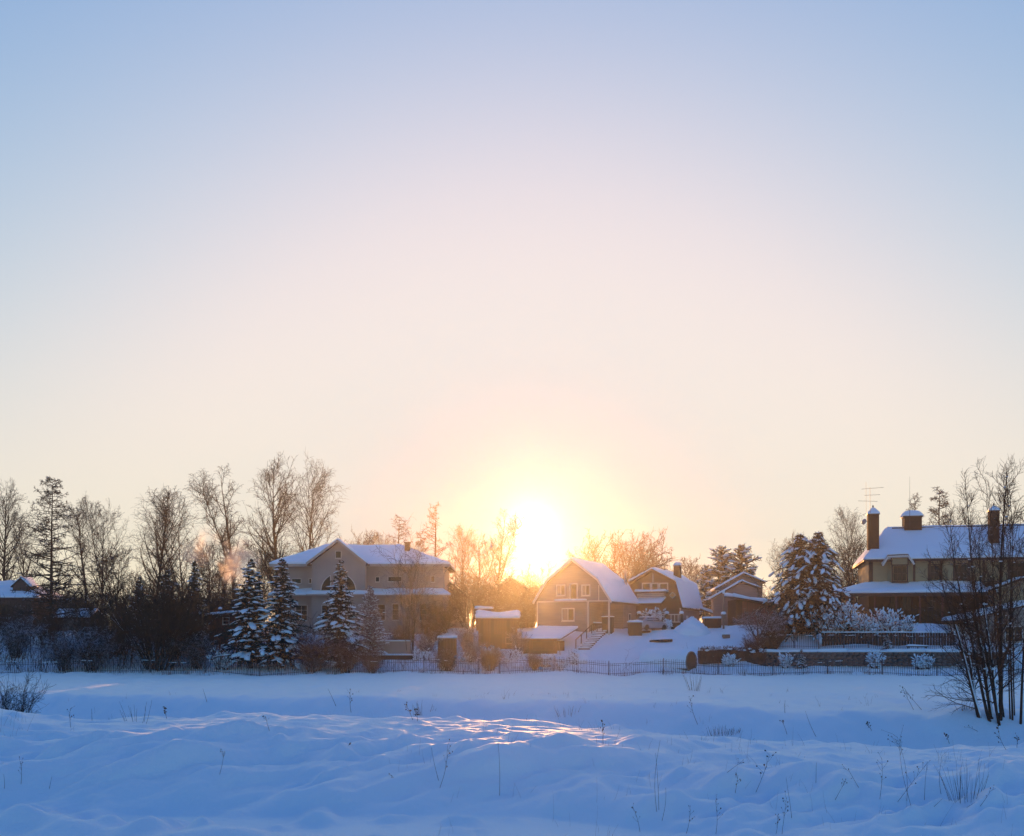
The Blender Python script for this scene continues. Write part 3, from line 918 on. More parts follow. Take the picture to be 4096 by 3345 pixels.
# ---- little house glimpsed through the willow
Fq = Facade(300, 118.0, gz(ax(300, 118), 118) - .2)
gh = thing('garden_house', 'small garden house with grey walls glimpsed behind the bare thicket', 'house', Fq.o)
x0, x1 = Fq.h(215), Fq.h(350); zt = Fq.loc(300, 2472)[1]; zr = Fq.loc(300, 2440, 2)[1]
MB().box(x0, x1, 0, 4, -.6, zt).build('wall', M['siding'], gh)
q = [[(x0 - .4, -.4, zt), (x1 + .4, -.4, zt), (x1 + .4, 2, zr), (x0 - .4, 2, zr)], [(x1 + .4, 4.4, zt), (x0 - .4, 4.4, zt), (x0 - .4, 2, zr), (x1 + .4, 2, zr)]]
r = roof_part(q, gh)
snow_part([[(p[0], p[1], p[2] + .01) for p in s] for s in q], .2, r)
MB().lathe([(.28, 0), (.28, 1.3), (.4, 1.3), (.05, 1.9)], 8, (Fq.h(345), 1.5, zt)).build('chimney', M['brick'], gh)

# ---- gambrel roof helper
def gambrel_polys(w, wb, ze, zb, za, y0, y1):
    return [[(-w, y0, ze), (-wb, y0, zb), (-wb, y1, zb), (-w, y1, ze)], [(-wb, y0, zb), (0, y0, za), (0, y1, za), (-wb, y1, zb)],
            [(0, y0, za), (wb, y0, zb), (wb, y1, zb), (0, y1, za)], [(wb, y0, zb), (w, y0, ze), (w, y1, ze), (wb, y1, zb)]]

# ---- barn-shaped house next to the sun
Fb = Facade(2291, 110.0, 4.35, math.radians(-25))
barn = thing('gambrel_house', 'tall grey house with rounded barn roof standing right beside the sun', 'house', Fb.o, Fb.yaw)
zA = Fb.loc(2291, 2236)[1]; zB = Fb.loc(2390, 2316)[1]; zE = 3.15
MB().prism([(-4.25, 0, zE + .1), (4.25, 0, zE + .1), (3.05, 0, zB - .35), (0, 0, zA - .3), (-3.05, 0, zB - .35)], (0, 9.3, 0)).build('wall', M['siding'], barn)
MB().box(-4.25, 1.88, 0, 9.3, -1.0, zE + .1 - .003).build('wall', M['siding'], barn)
MB().box(1.883, 4.25, 4.6, 9.297, -1.0, zE + .1 - .003).build('wall', M['siding'], barn)
gp = gambrel_polys(4.62, 3.0, zE - .05, zB, zA, -.35, 9.7)
r = roof_part(gp, barn, .18)
snow_part([[(p[0], p[1], p[2] + .01) for p in s] for s in gp], .2, r, inset=.12)
mb = MB()
prof = [(-4.62, zE - .05), (-3.0, zB), (0, zA), (3.0, zB), (4.62, zE - .05)]
for (xa_, za_), (xb_, zb_) in zip(prof[:-1], prof[1:]):
    mb.bar((xa_, -.38, za_ - .12), (xb_, -.38, zb_ - .12), .05, .2)
mb.build('bargeboard', M['white'], barn)
mb = MB(); mb.box(-4.3, 4.28, -.035, -.003, zE - .02, zE + .1); mb.box(-4.3, -4.18, -.036, -.003, -1, zE - .023); mb.box(1.72, 1.9, -.036, -.003, -1, zE - .023)
mb.box(3.0, 3.08, -.033, -.003, zE + .1, 4.9); mb.build('corner_trim', M['white'], barn)
MB().box(4.1, 4.24, .03, .17, -1.0, zE - .03).build('porch_post', M['white'], barn)
for a, b, c, d_, co in ((2229, 2259, 2343, 2380, 2), (2330, 2358, 2343, 2380, 2), (2251, 2295, 2437, 2481, 2)):
    a_, z1_ = Fb.loc(a, c); b_, z0_ = Fb.loc(b, d_)
    window(barn, a_, b_, z0_, z1_, 0, co, 1, 'white', .11, curtain=True)
a_, z1_ = Fb.loc(2283, 2338); b_, z0_ = Fb.loc(2307, 2398)
window(barn, a_, b_, z0_, z1_, 0, 1, 1, 'white', .12, name='balcony_door', sill=False)
a_, zl_ = Fb.loc(2229, 2404); b_, _ = Fb.loc(2347, 2404)
bal = MB().box(a_, b_, -.75, -.04, zl_ - .12, zl_).build('balcony', M['white'], barn)
snow_part([[(a_, -.78, zl_ + .005), (b_, -.78, zl_ + .005), (b_, -.1, zl_ + .005), (a_, -.1, zl_ + .005)]], .18, bal, inset=.06)
h_, zz = 4.25, 0
sw = MB().box(4.253, 4.31, 6.5, 6.62, .5, 2.0).box(4.253, 4.31, 7.2, 7.32, .5, 2.0).box(4.253, 4.31, 6.62, 7.2, 1.88, 2.0).box(4.253, 4.31, 6.62, 7.2, .5, .62).build('window', M['white'], barn)
MB().box(4.256, 4.266, 6.62, 7.2, .62, 1.88).build('pane', M['glass'], sw)
MB().lathe([(.16, 0), (.16, 2.2), (.22, 2.2), (.22, 2.35)], 8, (3.2, 8.6, zB - .8)).build('flue_pipe', M['metal_grey'], barn)

# things standing in the open porch
def local_pt(fc, h, d, z=0.0):
    return (fc.o[0] + h * fc.c - d * fc.s, fc.o[1] + h * fc.s + d * fc.c, fc.o[2] + z)
t = thing('garden_table', 'snow-topped wooden table in the open porch of the barn house', 'table', local_pt(Fb, 2.65, 1.2), Fb.yaw)
MB().box(-.6, .6, -.4, .4, .72, .78).build('table_top', M['wood'], t)
for sx in (-1, 1):
    for sy in (-1, 1):
        MB().box(sx * .52 - .04, sx * .52 + .04, sy * .33 - .04, sy * .33 + .04, -.4, .717).build('leg', M['wood'], t)
snow_part([[(-.6, -.4, .782), (.6, -.4, .782), (.6, .4, .782), (-.6, .4, .782)]], .12, t, inset=.08)
t = thing('wooden_cabinet', 'brown wooden cabinet at the right corner of the open porch', 'cabinet', local_pt(Fb, 3.72, 1.0), Fb.yaw)
MB().box(-.55, .55, -.4, .5, -.5, 1.45).build('body', M['wood'], t)
for i in range(2):
    MB().box(-.53 + i * .54, -.01 + i * .54, -.43, -.403, -.3, 1.4).build('door', M['wood_dark'], t)
snow_part([[(-.58, -.44, 1.452), (.58, -.44, 1.452), (.58, .5, 1.452), (-.58, .5, 1.452)]], .10, t, inset=.06)

# ---- second gambrel house with balcony and chimney
Fc = Facade(2612, 118.0, 4.6, math.radians(-24))
bh = thing('brown_gambrel_house', 'brown barn-roofed house with brick chimney and three upstairs windows', 'house', Fc.o, Fc.yaw)
zA = Fc.loc(2612, 2277)[1]; zB = Fc.loc(2705, 2325)[1]; zE = 2.55
wB = Fc.loc(2705, 2325)[0]; wE = Fc.loc(2731, 2412)[0]
MB().prism([(-wE + .3, 0, -1), (wE - .3, 0, -1), (wE - .3, 0, zE), (wB - .1, 0, zB - .3), (0, 0, zA - .28), (-wB + .1, 0, zB - .3), (-wE + .3, 0, zE)], (0, 9.5, 0)).build('wall', M['siding_brown'], bh)
mb = MB().box(wE - .297, wE - .27, 0.01, 9.49, -1, zE - .1); mb.build('side_cladding', M['siding_mauve'], bh)
gp = gambrel_polys(wE + .05, wB, zE - .1, zB, zA, -.6, 10.2)
r = roof_part(gp, bh, .16)
snow_part([[(p[0], p[1], p[2] + .01) for p in s] for s in gp], .27, r, inset=.14)
kick = [[(wE + .05, 8.2, zE + .05), (wE + 1.6, 8.6, zE - .55), (wE + 1.6, 10.8, zE - .55), (wE + .05, 10.2, zE + .05)]]
rk = roof_part(kick, bh, .12, 'porch_roof'); snow_part([[(p[0], p[1], p[2] + .01) for p in kick[0]]], .25, rk)
mb = MB(); prof = [(-wE - .05, zE - .1), (-wB, zB), (0, zA), (wB, zB), (wE + .05, zE - .1)]
for (xa_, za_), (xb_, zb_) in zip(prof[:-1], prof[1:]):
    mb.bar((xa_, -.63, za_ - .12), (xb_, -.63, zb_ - .12), .05, .22)
mb.build('bargeboard', M['trim_brown'], bh)
for a, b in ((2572, 2600), (2609, 2631), (2641, 2669)):
    a_, z1_ = Fc.loc(a, 2336); b_, z0_ = Fc.loc(b, 2360)
    window(bh, a_, b_, z0_, z1_, 0, 1, 1, 'white', .12, sill=False)
mb = MB(); mb.box(-.06, .06, -.035, -.003, Fc.loc(2612, 2330)[1], zA - .5).build('gable_trim', M['white'], bh)
mb = MB(); mb.box(wE - .36, wE - .24, -.035, -.003, -1, zE - .12).build('corner_trim', M['white'], bh)
a_, zl_ = Fc.loc(2552, 2370); b_, _ = Fc.loc(2673, 2370)
bal = MB().box(a_, b_, -1.2, -.04, zl_ - .2, zl_).build('balcony', M['trim_brown'], bh)
snow_part([[(a_ - .05, -1.25, zl_ + .005), (b_ + .05, -1.25, zl_ + .005), (b_ + .05, -.1, zl_ + .005), (a_ - .05, -.1, zl_ + .005)]], .24, bal, inset=.08)
# slatted screen and sloping awning under the balcony
for k in range(3):
    _, zz = Fc.loc(2600, 2378 + 6.5 * k)
    MB().box(a_ + .2, b_ - .2, -1.1, -1.05, zz - .05, zz + .05).build('slat', M['white'], bh)
a1, z1 = Fc.loc(2556, 2393, -.2); b1, _ = Fc.loc(2664, 2393, -.2); z2 = Fc.loc(2600, 2414, -2.2)[1]
aw = [[(a1, -2.3, z2), (b1, -2.3, z2), (b1, -.15, z1), (a1, -.15, z1)]]
ra = roof_part(aw, bh, .1, 'awning'); snow_part([[(p[0], p[1], p[2] + .01) for p in aw[0]]], .16, ra, inset=.08)
for xx in (a1 + .1, b1 - .1):
    MB().box(xx - .06, xx + .06, -2.2, -2.08, -1, z2 - .1).build('awning_post', M['wood'], bh)
cxx, czz = Fc.loc(2711, 2300, 4.0)
cxx = 1.9
ch = MB().box(cxx - .38, cxx + .38, 3.6, 4.4, zB - .2, zA + .55).build('chimney', M['brick'], bh)
MB().box(cxx - .46, cxx + .46, 3.52, 4.48, zA + .552, zA + .66).build('chimney_cap', M['metal_grey'], ch)
mb = MB(); mb.add((ICO2[0] * [.5, .5, .34] + [cxx, 4.0, zA + .74]).tolist(), [tuple(f) for f in ICO2[1]]); mb.build('snow_cap', M['snow'], ch, True)
a_, zz = Fc.loc(2690, 2381, -.1)
dm = MB(); s_ = .36
for i in range(4):
    t0, t1 = i * math.pi / 2, (i + 1) * math.pi / 2
    dm.bar((a_ + s_ * math.cos(t0), -.06, zz + s_ * math.sin(t0)), (a_ + s_ * math.cos(t1), -.06, zz + s_ * math.sin(t1)), .08, .08)
w = dm.build('diamond_window', M['white'], bh)
MB().prism([(a_ + s_ * math.cos(i * math.pi / 2), -.03, zz + s_ * math.sin(i * math.pi / 2)) for i in range(4)], (0, .01, 0)).build('pane', M['amber'], w)
MB().box(wE - .266, wE - .22, 2.6, 3.5, -.6, 1.6).build('side_door', M['white'], bh)

# ---- grey house with nested gables
Fd = Facade(2972, 126.0, 4.9, math.radians(-6))
gd = thing('grey_gable_house', 'grey house with two nested snow-edged gables left of the large spruce', 'house', Fd.o, Fd.yaw)
def gable(F_, parent, ap, le, re, d, depth, mat, th=.2, zlow=-1):
    (xa_, za_), (xl_, zl_), (xr_, zr_) = (F_.loc(*p, d) for p in (ap, le, re))
    MB().prism([(xl_ + .35, d, zlow), (xr_ - .3, d, zlow), (xr_ - .3, d, zr_ - .05), (xa_, d, za_ - .22), (xl_ + .35, d, zl_ - .0)], (0, depth, 0)).build('wall', M[mat], parent)
    q = [[(xl_, d - .5, zl_), (xa_, d - .5, za_), (xa_, d + depth, za_), (xl_, d + depth, zl_)], [(xa_, d - .5, za_), (xr_, d - .5, zr_), (xr_, d + depth, zr_), (xa_, d + depth, za_)]]
    r_ = roof_part(q, parent, .12)
    snow_part([[(p[0], p[1], p[2] + .01) for p in s] for s in q], th, r_, inset=.12)
    return (xl_, zl_), (xr_, zr_)
gable(Fd, gd, (2974, 2294), (2858, 2358), (3060, 2330), 0, 8, 'siding')
gable(Fd, gd, (2966, 2325), (2842, 2396), (3040, 2352), -3, 2.9, 'siding_mauve')
a_, z1_ = Fd.loc(2866, 2365); b_, z0_ = Fd.loc(2876, 2378)
window(gd, a_, b_, z0_, z1_, 0, 1, 1, 'white', .08, sill=False)
t0 = Facade(3010, 117.0, gz(ax(3010, 117), 117) - .2)
ln = thing('lean_to_shed', 'brown lean-to shed with sloping snowy roof below the grey gables', 'shed', t0.o)
x0, z0 = t0.loc(2928, 2388); x1, z1 = t0.loc(3108, 2418)
MB().prism([(x0 + .5, .05, -.5), (x1 - .1, .05, -.5), (x1 - .1, .05, z1 - .15), (x0 + .5, .05, z0 - .3)], (0, 4.5, 0)).build('wall', M['wood_dark'], ln)
plank_wall(ln, x0 + 1.2, x1 - .1, 0, -.5, z0 - .45, .3, 'wood_red', slant=(z1 - z0) + .25)
q = [[(x0, -.5, z0), (x1, -.5, z1), (x1, 5, z1 + .3), (x0, 5, z0 + .3)]]
r = roof_part(q, ln, .12); snow_part([[(p[0], p[1], p[2] + .01) for p in q[0]]], .34, r, inset=.12)
MB().box(x0 + .62, x0 + 1.15, -.02, .04, -.5, z0 - .5).build('door', M['wood_dark'], ln)

# ---- pale gable and dark timber sheds between the pale house and the barn house
Fp = Facade(1815, 128.0, 4.7)
ph = thing('pale_house', 'pale gabled house half hidden behind trees between pale house and sun', 'house', Fp.o)
gable(Fp, ph, (1795, 2325), (1735, 2372), (1862, 2378), 0, 8, 'stucco')
a_, z1_ = Fp.loc(1800, 2345); b_, z0_ = Fp.loc(1808, 2372)
window(ph, a_, b_, z0_, z1_, 0, 1, 1, 'white', .08, sill=False)
Fp2 = Facade(2045, 132.0, 4.8)
dh = thing('dark_house', 'dark brown timber house below the sun left of the barn house', 'house', Fp2.o)
gable(Fp2, dh, (2040, 2310), (1950, 2372), (2140, 2372), 0, 9, 'siding_brown')

Fz = Facade(1990, 104.0, gz(ax(1990, 104), 104) - .2)
sh = thing('slatted_shed', 'slatted timber shed with scalloped snowy roof below the sun', 'shed', Fz.o)
x0, zt = Fz.loc(1912, 2474); x1, _ = Fz.loc(2070, 2474)
MB().box(x0 + .06, x1 - .06, .06, 3, -.6, zt).build('wall', M['wood_dark'], sh)
plank_wall(sh, x0, x1, 0, -.5, zt - .02, .27, 'wood')
q = [[(x0 - .25, -.5, zt), (x1 + .2, -.5, zt), (x1 + .2, 3.3, zt + .55), (x0 - .25, 3.3, zt + .55)]]
r = roof_part(q, sh, .1); snow_part([[(p[0], p[1], p[2] + .01) for p in q[0]]], .36, r, inset=.2, step=.28, jit=.16)
Fz2 = Facade(1935, 110.0, gz(ax(1935, 110), 110) - .2)
s2 = thing('flat_roofed_hut', 'small flat-roofed hut with a slab of snow behind the slatted shed', 'shed', Fz2.o)
x0, zt = Fz2.loc(1898, 2436); x1, _ = Fz2.loc(1972, 2436)
MB().box(x0 + .15, x1 - .15, .1, 2.5, -.6, zt).build('wall', M['wood'], s2)
q = [[(x0, -.2, zt), (x1, -.2, zt), (x1, 2.7, zt + .1), (x0, 2.7, zt + .1)]]
r = roof_part(q, s2, .1); snow_part([[(p[0], p[1], p[2] + .01) for p in q[0]]], .26, r)

Fg = Facade(2190, 102.0, gz(ax(2190, 102), 102) - .3)
gg = thing('low_garage', 'low timber garage with broad snowy hipped roof beside the steps', 'garage', Fg.o)
x0, zt = Fg.loc(2086, 2556); x1, _ = Fg.loc(2228, 2556)
zr = Fg.loc(2190, 2508, 4)[1]; xr_ = Fg.h(2312, 5)
zt_g = zt
MB().box(x0 + .2, x1, .1, 5, -.8, zt).build('wall', M['wood_dark'], gg)
plank_wall(gg, x0 + .15, x1 + .05, .05, -.8, zt - .06, .3, 'wood')
q = [[(x0 - .3, -.4, zt), (x1 + .35, -.4, zt), (xr_, 5.0, zr - .1), (Fg.h(2155, 5), 5.0, zr)]]
MB().box(x1 + .003, x1 + .8, .8, 4.9, -.8, zt - .2).build('side_wall', M['wood_dark'], gg)
r = roof_part(q, gg, .12); snow_part([[(p[0], p[1], p[2] + .012) for p in q[0]]], .2, r, inset=.14)

t = thing('storage_box', 'square timber box with snow lid left of the sagging snow bank', 'box', (ax(1788, 101), 101, gz(ax(1788, 101), 101) - .2))
w2 = (1825 - 1750) * 101 / FOC / 2; zt = az(2553, 101) - t.location.z
MB().box(-w2 + .05, w2 - .05, .04, 1.6, -.3, zt - .01).build('body', M['wood_grey'], t)
plank_wall(t, -w2, w2, 0, -.3, zt - .02, .3, 'wood')
snow_part([[(-w2 - .05, -.08, zt), (w2 + .05, -.08, zt), (w2 + .05, 1.65, zt), (-w2 - .05, 1.65, zt)]], .26, t, inset=.1)

# doors and small windows of the sheds
MB().box(-.55, .45, -.09, -.055, -.4, 1.7).build('door', M['wood_dark'], sh)
window(sh, .9, 1.5, .8, 1.35, -.05, 2, 1, 'wood_grey', .07)
MB().box(-1.5, .6, -.05, -.0, -.7, zt_g - .25).build('garage_door', M['wood_dark'], gg)
for k in range(3):
    MB().box(-1.45, .55, -.075, -.052, -.4 + k * .5, -.28 + k * .5).build('door_ledge', M['wood'], gg)
MB().bar((1.35, -.35, -.6), (1.15, -.02, 1.5), .05).build('leaning_pole', M['wood_grey'], gg)

# ---- large house on the right
Fr = Facade(3474, 119.0, 5.0, math.radians(-13))
rh = thing('timbered_house', 'large beige half-timbered house with brick chimneys behind the alder', 'house', Fr.o, Fr.yaw)
W_ = 27.0
ze = Fr.loc(3474, 2241)[1]; zm = Fr.loc(3474, 2333)[1]
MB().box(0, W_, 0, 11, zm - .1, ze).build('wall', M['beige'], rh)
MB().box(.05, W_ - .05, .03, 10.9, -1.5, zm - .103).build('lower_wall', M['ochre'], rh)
xr0, zr_ = Fr.loc(3545, 2120, 5.5)
zr_ = Fr.loc(3700, 2112, 5.5)[1]
e0 = Fr.h(3455, -.7); zt = Fr.loc(3455, 2240, -.7)[1]
q = [[(e0, -.7, zt), (W_ + .7, -.7, zt), (W_ - 2.5, 5.5, zr_), (xr0, 5.5, zr_)], [(e0, 11.7, zt), (e0, -.7, zt), (xr0, 5.5, zr_)], [(W_ + .7, 11.7, zt), (e0, 11.7, zt), (xr0, 5.5, zr_), (W_ - 2.5, 5.5, zr_)],
     [(W_ + .7, -.7, zt), (W_ + .7, 11.7, zt), (W_ - 2.5, 5.5, zr_)]]
r = roof_part(q, rh, .18)
snow_part([[(p[0], p[1], p[2] + .01) for p in s] for s in q], .26, r, inset=.2, step=.7)
mb = MB(); sl = (zr_ - zt) / 6.2
za_ = zt + sl * 5.75 + .33
mb.bar((Fr.h(3568, 5.0), 5.05, za_), (W_ - 3, 5.05, za_), .08, .12); mb.build('snow_guard', M['metal'], r)
MB().box(e0, W_ + .7, -.74, -.703, zt - .25, zt + .02).build('fascia', M['trim_brown'], rh)
# timbers
tb = [3474, 3552, 3652, 3714, 3760, 3812, 3872, 3930, 4030, 4110, 4200]
for i, px in enumerate(tb):
    h_ = Fr.h(px); wd = .5 if i == 0 else .26
    MB().box(h_, h_ + wd, -.045, -.003, zm + .1, ze - .02).build('timber_post', M['trim_brown'], rh)
MB().box(0, W_, -.05, -.003, zm - .08, zm + .097).build('timber_beam', M['trim_brown'], rh)
# bay window with its little hipped roof
xa0, zb0 = Fr.loc(3553, 2330, -.5); xa1, _ = Fr.loc(3645, 2330, -.5); ztop = Fr.loc(3600, 2228, -.5)[1]
MB().prism([(xa0 + .0, 0, zb0), (xa0 + .45, -.75, zb0), (xa1 - .45, -.75, zb0), (xa1, 0, zb0)], (0, 0, ztop - zb0 - .1)).build('bay', M['beige'], rh)
a_, z1_ = Fr.loc(3572, 2264, -.75); b_, z0_ = Fr.loc(3626, 2324, -.75)
window(rh, a_, b_, z0_, z1_, -.75, 3, 2, 'trim_brown', .16)
for xx in (a_ - .25, b_ + .1):
    MB().box(xx, xx + .14, -.79, -.752, z1_ + .1, ztop - .1).build('timber_post', M['trim_brown'], rh)
p_ = [Fr.loc(x, y, -1.0) for x, y in ((3530, 2256), (3552, 2220), (3633, 2217), (3657, 2251))]
bq = [[(p_[0][0], -1.05, p_[0][1]), (p_[1][0], -1.05, p_[1][1]), (p_[1][0], 1.6, p_[1][1] + .1), (p_[0][0], .4, p_[0][1])], [(p_[1][0], -1.05, p_[1][1]), (p_[2][0], -1.05, p_[2][1]), (p_[2][0], 1.6, p_[2][1] + .1), (p_[1][0], 1.6, p_[1][1] + .1)],
      [(p_[2][0], -1.05, p_[2][1]), (p_[3][0], -1.05, p_[3][1]), (p_[3][0], .4, p_[3][1]), (p_[2][0], 1.6, p_[2][1] + .1)]]
br_ = roof_part(bq, rh, .16, 'bay_roof')
mb = MB()
for (x0, z0), (x1, z1) in zip(p_[:-1], p_[1:]):
    mb.bar((x0, -1.09, z0 - .22), (x1, -1.09, z1 - .22), .05, .22)
mb.build('bay_fascia', M['white'], br_)
snow_part([[(p[0], p[1] + .25, p[2] + .01) for p in s] for s in bq], .14, br_, inset=.1)
for a, b, c, d_ in ((3818, 3868, 2258, 2324), (4040, 4100, 2252, 2314), (3716, 3756, 2262, 2320)):
    a_, z1_ = Fr.loc(a, c); b_, z0_ = Fr.loc(b, d_)
    window(rh, a_, b_, z0_, z1_, 0, 2, 2, 'trim_brown', .14)
# porch roof along the ground floor, its posts and rail
pe0, zpe = Fr.loc(3307, 2375, -3.2); zpe = Fr.loc(3600, 2372, -3.2)[1]
pe1 = Fr.h(3800, -3.2) + 4
pq = [[(pe0, -3.2, zpe), (pe1, -3.2, zpe), (pe1, 0, zm - .12), (-.1, 0, zm - .12)], [(pe0, 4.0, zpe), (pe0, -3.2, zpe), (-.1, 0, zm - .12), (-.1, 2.5, zm - .12)]]
pr = roof_part(pq, rh, .14, 'porch_roof')
snow_part([[(p[0], p[1], p[2] + .01) for p in s] for s in pq], .26, pr, inset=.14)
MB().box(pe0, pe1, -3.22, -3.0, zpe - .38, zpe - .15).build('porch_beam', M['trim_brown'], rh)
for px in (3352, 3416, 3500, 3585, 3680, 3770):
    h_ = Fr.h(px, -3.0)
    MB().box(h_ - .1, h_ + .1, -3.1, -2.9, -1.5, zpe - .38).build('porch_post', M['wood_red'], rh)
for px in (3372, 3386):
    h_ = Fr.h(px, 2.5)
    MB().box(h_ - .1, h_ + .1, 2.4, 2.6, -1.5, zpe - .2).build('porch_post', M['wood_red'], rh)
mb = MB(); hr0, hr1 = Fr.h(3420, -3), Fr.h(3770, -3)
zr1 = Fr.loc(3600, 2440, -3)[1]
mb.box(hr0, hr1, -2.99, -2.93, zr1 - .04, zr1 + .04).build('rail', M['trim_brown'], rh)
nb = 22
b0 = None
for i in range(nb):
    x = hr0 + (hr1 - hr0) * (i + .5) / nb
    if b0 is None:
        b0 = MB().box(-.03, .03, -.03, .03, -1.2, zr1 - .045).build('baluster', M['trim_brown'], rh); o = b0
    else:
        o = b0.copy(); link(o, rh)
    o.location = (x, -2.96, 0)
for a, b in ((3563, 3592), (3610, 3646), (3716, 3742), (3850, 3890)):
    a_, z1_ = Fr.loc(a, 2386, .03); b_, z0_ = Fr.loc(b, 2438, .03)
    window(rh, a_, b_, z0_, z1_, .03, 2, 1, 'trim_brown', .12, name='window')
# right wing gable porch
xg0, zg0 = Fr.loc(3962, 2358, -4); xg1, zg1 = Fr.loc(4090, 2312, -4)
wq = [[(xg0, -4.4, zg0), (xg1, -4.4, zg1), (xg1, 0, zg1), (xg0, 0, zg0)], [(xg1, -4.4, zg1), (2 * xg1 - xg0, -4.4, zg0), (2 * xg1 - xg0, 0, zg0), (xg1, 0, zg1)]]
wr_ = roof_part(wq, rh, .18, 'wing_roof', 'trim_brown')
snow_part([[(p[0], p[1] + .25, p[2] + .01) for p in s] for s in wq], .2, wr_)
MB().prism([(xg0 + .5, -4.0, -1.5), (2 * xg1 - xg0 - .5, -4.0, -1.5), (2 * xg1 - xg0 - .5, -4.0, zg0), (xg1, -4.0, zg1 - .25), (xg0 + .5, -4.0, zg0)], (0, 3.99, 0)).build('wing_wall', M['beige'], rh)
# chimneys
def chimney(px0, px1, ytop, ycap, ybot, d, cap='cone'):
    x0, zt_ = Fr.loc(px0, ycap, d); x1, _ = Fr.loc(px1, ycap, d); zb_ = Fr.loc(px0, ybot, d)[1]; zz = Fr.loc(px0, ytop, d)[1]
    w = (x1 - x0) / 2; xc = (x0 + x1) / 2
    c = MB().box(x0, x1, d - w, d + w, zb_, zt_).build('chimney', M['brick'], rh)
    hh = w * 1.15
    if cap == 'cone':
        prof_ = [(-hh, -hh, zt_), (hh, -hh, zt_), (hh, hh, zt_), (-hh, hh, zt_)]
        mb_ = MB().box(xc - hh, xc + hh, d - hh, d + hh, zt_ + .002, zt_ + .08); mb_.build('chimney_hood', M['metal'], c)
        s = MB(); s.add([(xc - hh, d - hh, zt_ + .082), (xc + hh, d - hh, zt_ + .082), (xc + hh, d + hh, zt_ + .082), (xc - hh, d + hh, zt_ + .082),
                         (xc - hh * .95, d - hh * .95, zt_ + .25), (xc + hh * .95, d - hh * .95, zt_ + .25), (xc + hh * .95, d + hh * .95, zt_ + .25), (xc - hh * .95, d + hh * .95, zt_ + .25),
                         (xc - hh * .35, d - hh * .35, zz - .15), (xc + hh * .35, d - hh * .35, zz - .15), (xc + hh * .35, d + hh * .35, zz - .15), (xc - hh * .35, d + hh * .35, zz - .15), (xc, d, zz)],
                        [(3, 2, 1, 0)] + [(k + i, k + (i + 1) % 4, k + 4 + (i + 1) % 4, k + 4 + i) for k in (0, 4) for i in range(4)] + [(8 + i, 8 + (i + 1) % 4, 12) for i in range(4)])
        s.build('snow_cap', M['snow'], c)
        MB().lathe([(.07, 0), (.1, .12), (.03, .3)], 6, (xc, d, zz - .03)).build('finial', M['metal'], c)
    else:
        MB().box(xc - hh, xc + hh, d - hh, d + hh, zt_ + .002, zt_ + .1).build('chimney_hood', M['metal'], c)
        s = MB().lathe([(hh * 1.2, 0), (hh * 1.2, .12), (hh * 1.0, (zz - zt_) * .55), (hh * .75, (zz - zt_) * .85), (hh * .35, zz - zt_ - .03)], 14, (xc, d, zt_ + .102))
        s.build('snow_cap', M['snow'], c, True)
    return c, xc, zt_, w
c1, c1x, c1z, c1w = chimney(3470, 3514, 2030, 2061, 2200, 1.6)
chimney(3613, 3682, 2046, 2072, 2125, 5.5, 'dome')
chimney(3955, 3994, 2022, 2047, 2175, 2.0)
# aerial and dish on the chimney
ae = thing('television_aerial', 'spindly television aerial with crossbars above the end chimney', 'aerial', (0, 0, 0), 0)
def wpt(px, py, d):
    h_, z_ = Fr.loc(px, py, d); return local_pt(Fr, h_, d, z_)
dA = 1.6 - c1w - .06
MB().bar(wpt(3481, 2120, dA), wpt(3480, 1950, dA), .035).build('mast', M['metal'], ae)
MB().bar(wpt(3465, 2060, dA - .15), wpt(3464, 1928, dA - .15), .025).build('mast', M['metal'], ae)
for a, b in (((3446, 1957), (3534, 1950)), ((3458, 1982), (3520, 1979)), ((3432, 2004), (3510, 2006))):
    MB().bar(wpt(*a, dA - .04), wpt(*b, dA - .04), .035).build('crossbar', M['metal'], ae)
MB().bar(wpt(3464, 2058, dA - .15), wpt(3482, 2056, dA - .02), .03).build('bracket', M['metal'], ae)
dsh = thing('satellite_dish', 'small round satellite dish on the side of the end chimney', 'dish', wpt(3456, 2087, 1.2), math.radians(-60))
mb = MB().lathe([(.02, .16), (.18, .13), (.33, .04), (.36, 0), (.33, -.02), (.17, .08), (.02, .11)], 16); o = mb.build('reflector', M['metal_grey'], dsh, True); o.rotation_euler = (math.radians(75), 0, 0)
MB().bar((0, 0, 0), (.1, -.45, -.1), .03).build('feed_arm', M['metal'], dsh)
MB().bar((0, .05, 0), (.45, .35, -.02), .05).build('bracket', M['metal'], dsh)
an = thing('whip_antenna', 'tall thin whip antenna rising from the domed chimney', 'antenna', wpt(3639, 2120, 4.0))
MB().lathe([(.03, 0), (.02, 3.5), (.01, (2120 - 1902) * 119 / FOC)], 6).build('rod', M['metal'], an)

# ---- small house at the lower right, behind the alder
Fe = Facade(4070, 107.0, 2.3, math.radians(-4))
eh = thing('beige_cottage', 'low beige cottage with snowy gable roof and dark window behind the alder', 'house', Fe.o, Fe.yaw)
x0, z0 = Fe.loc(3846, 2480); x1, z1 = Fe.loc(4150, 2408)
MB().prism([(x0 + 2.2, 0, -1), (2 * x1 - x0 - 2, 0, -1), (2 * x1 - x0 - 2, 0, z0 + .3), (x1, 0, z1 - .2), (x0 + 2.2, 0, z0 + .35)], (0, 5.5, 0)).build('wall', M['stucco_low'], eh)
q = [[(x0, -.6, z0), (x1, -.6, z1), (x1, 6, z1), (x0, 6, z0)], [(x1, -.6, z1), (2 * x1 - x0, -.6, z0), (2 * x1 - x0, 6, z0), (x1, 6, z1)]]
r = roof_part(q, eh, .12); snow_part([[(p[0], p[1], p[2] + .01) for p in s] for s in q], .3, r)
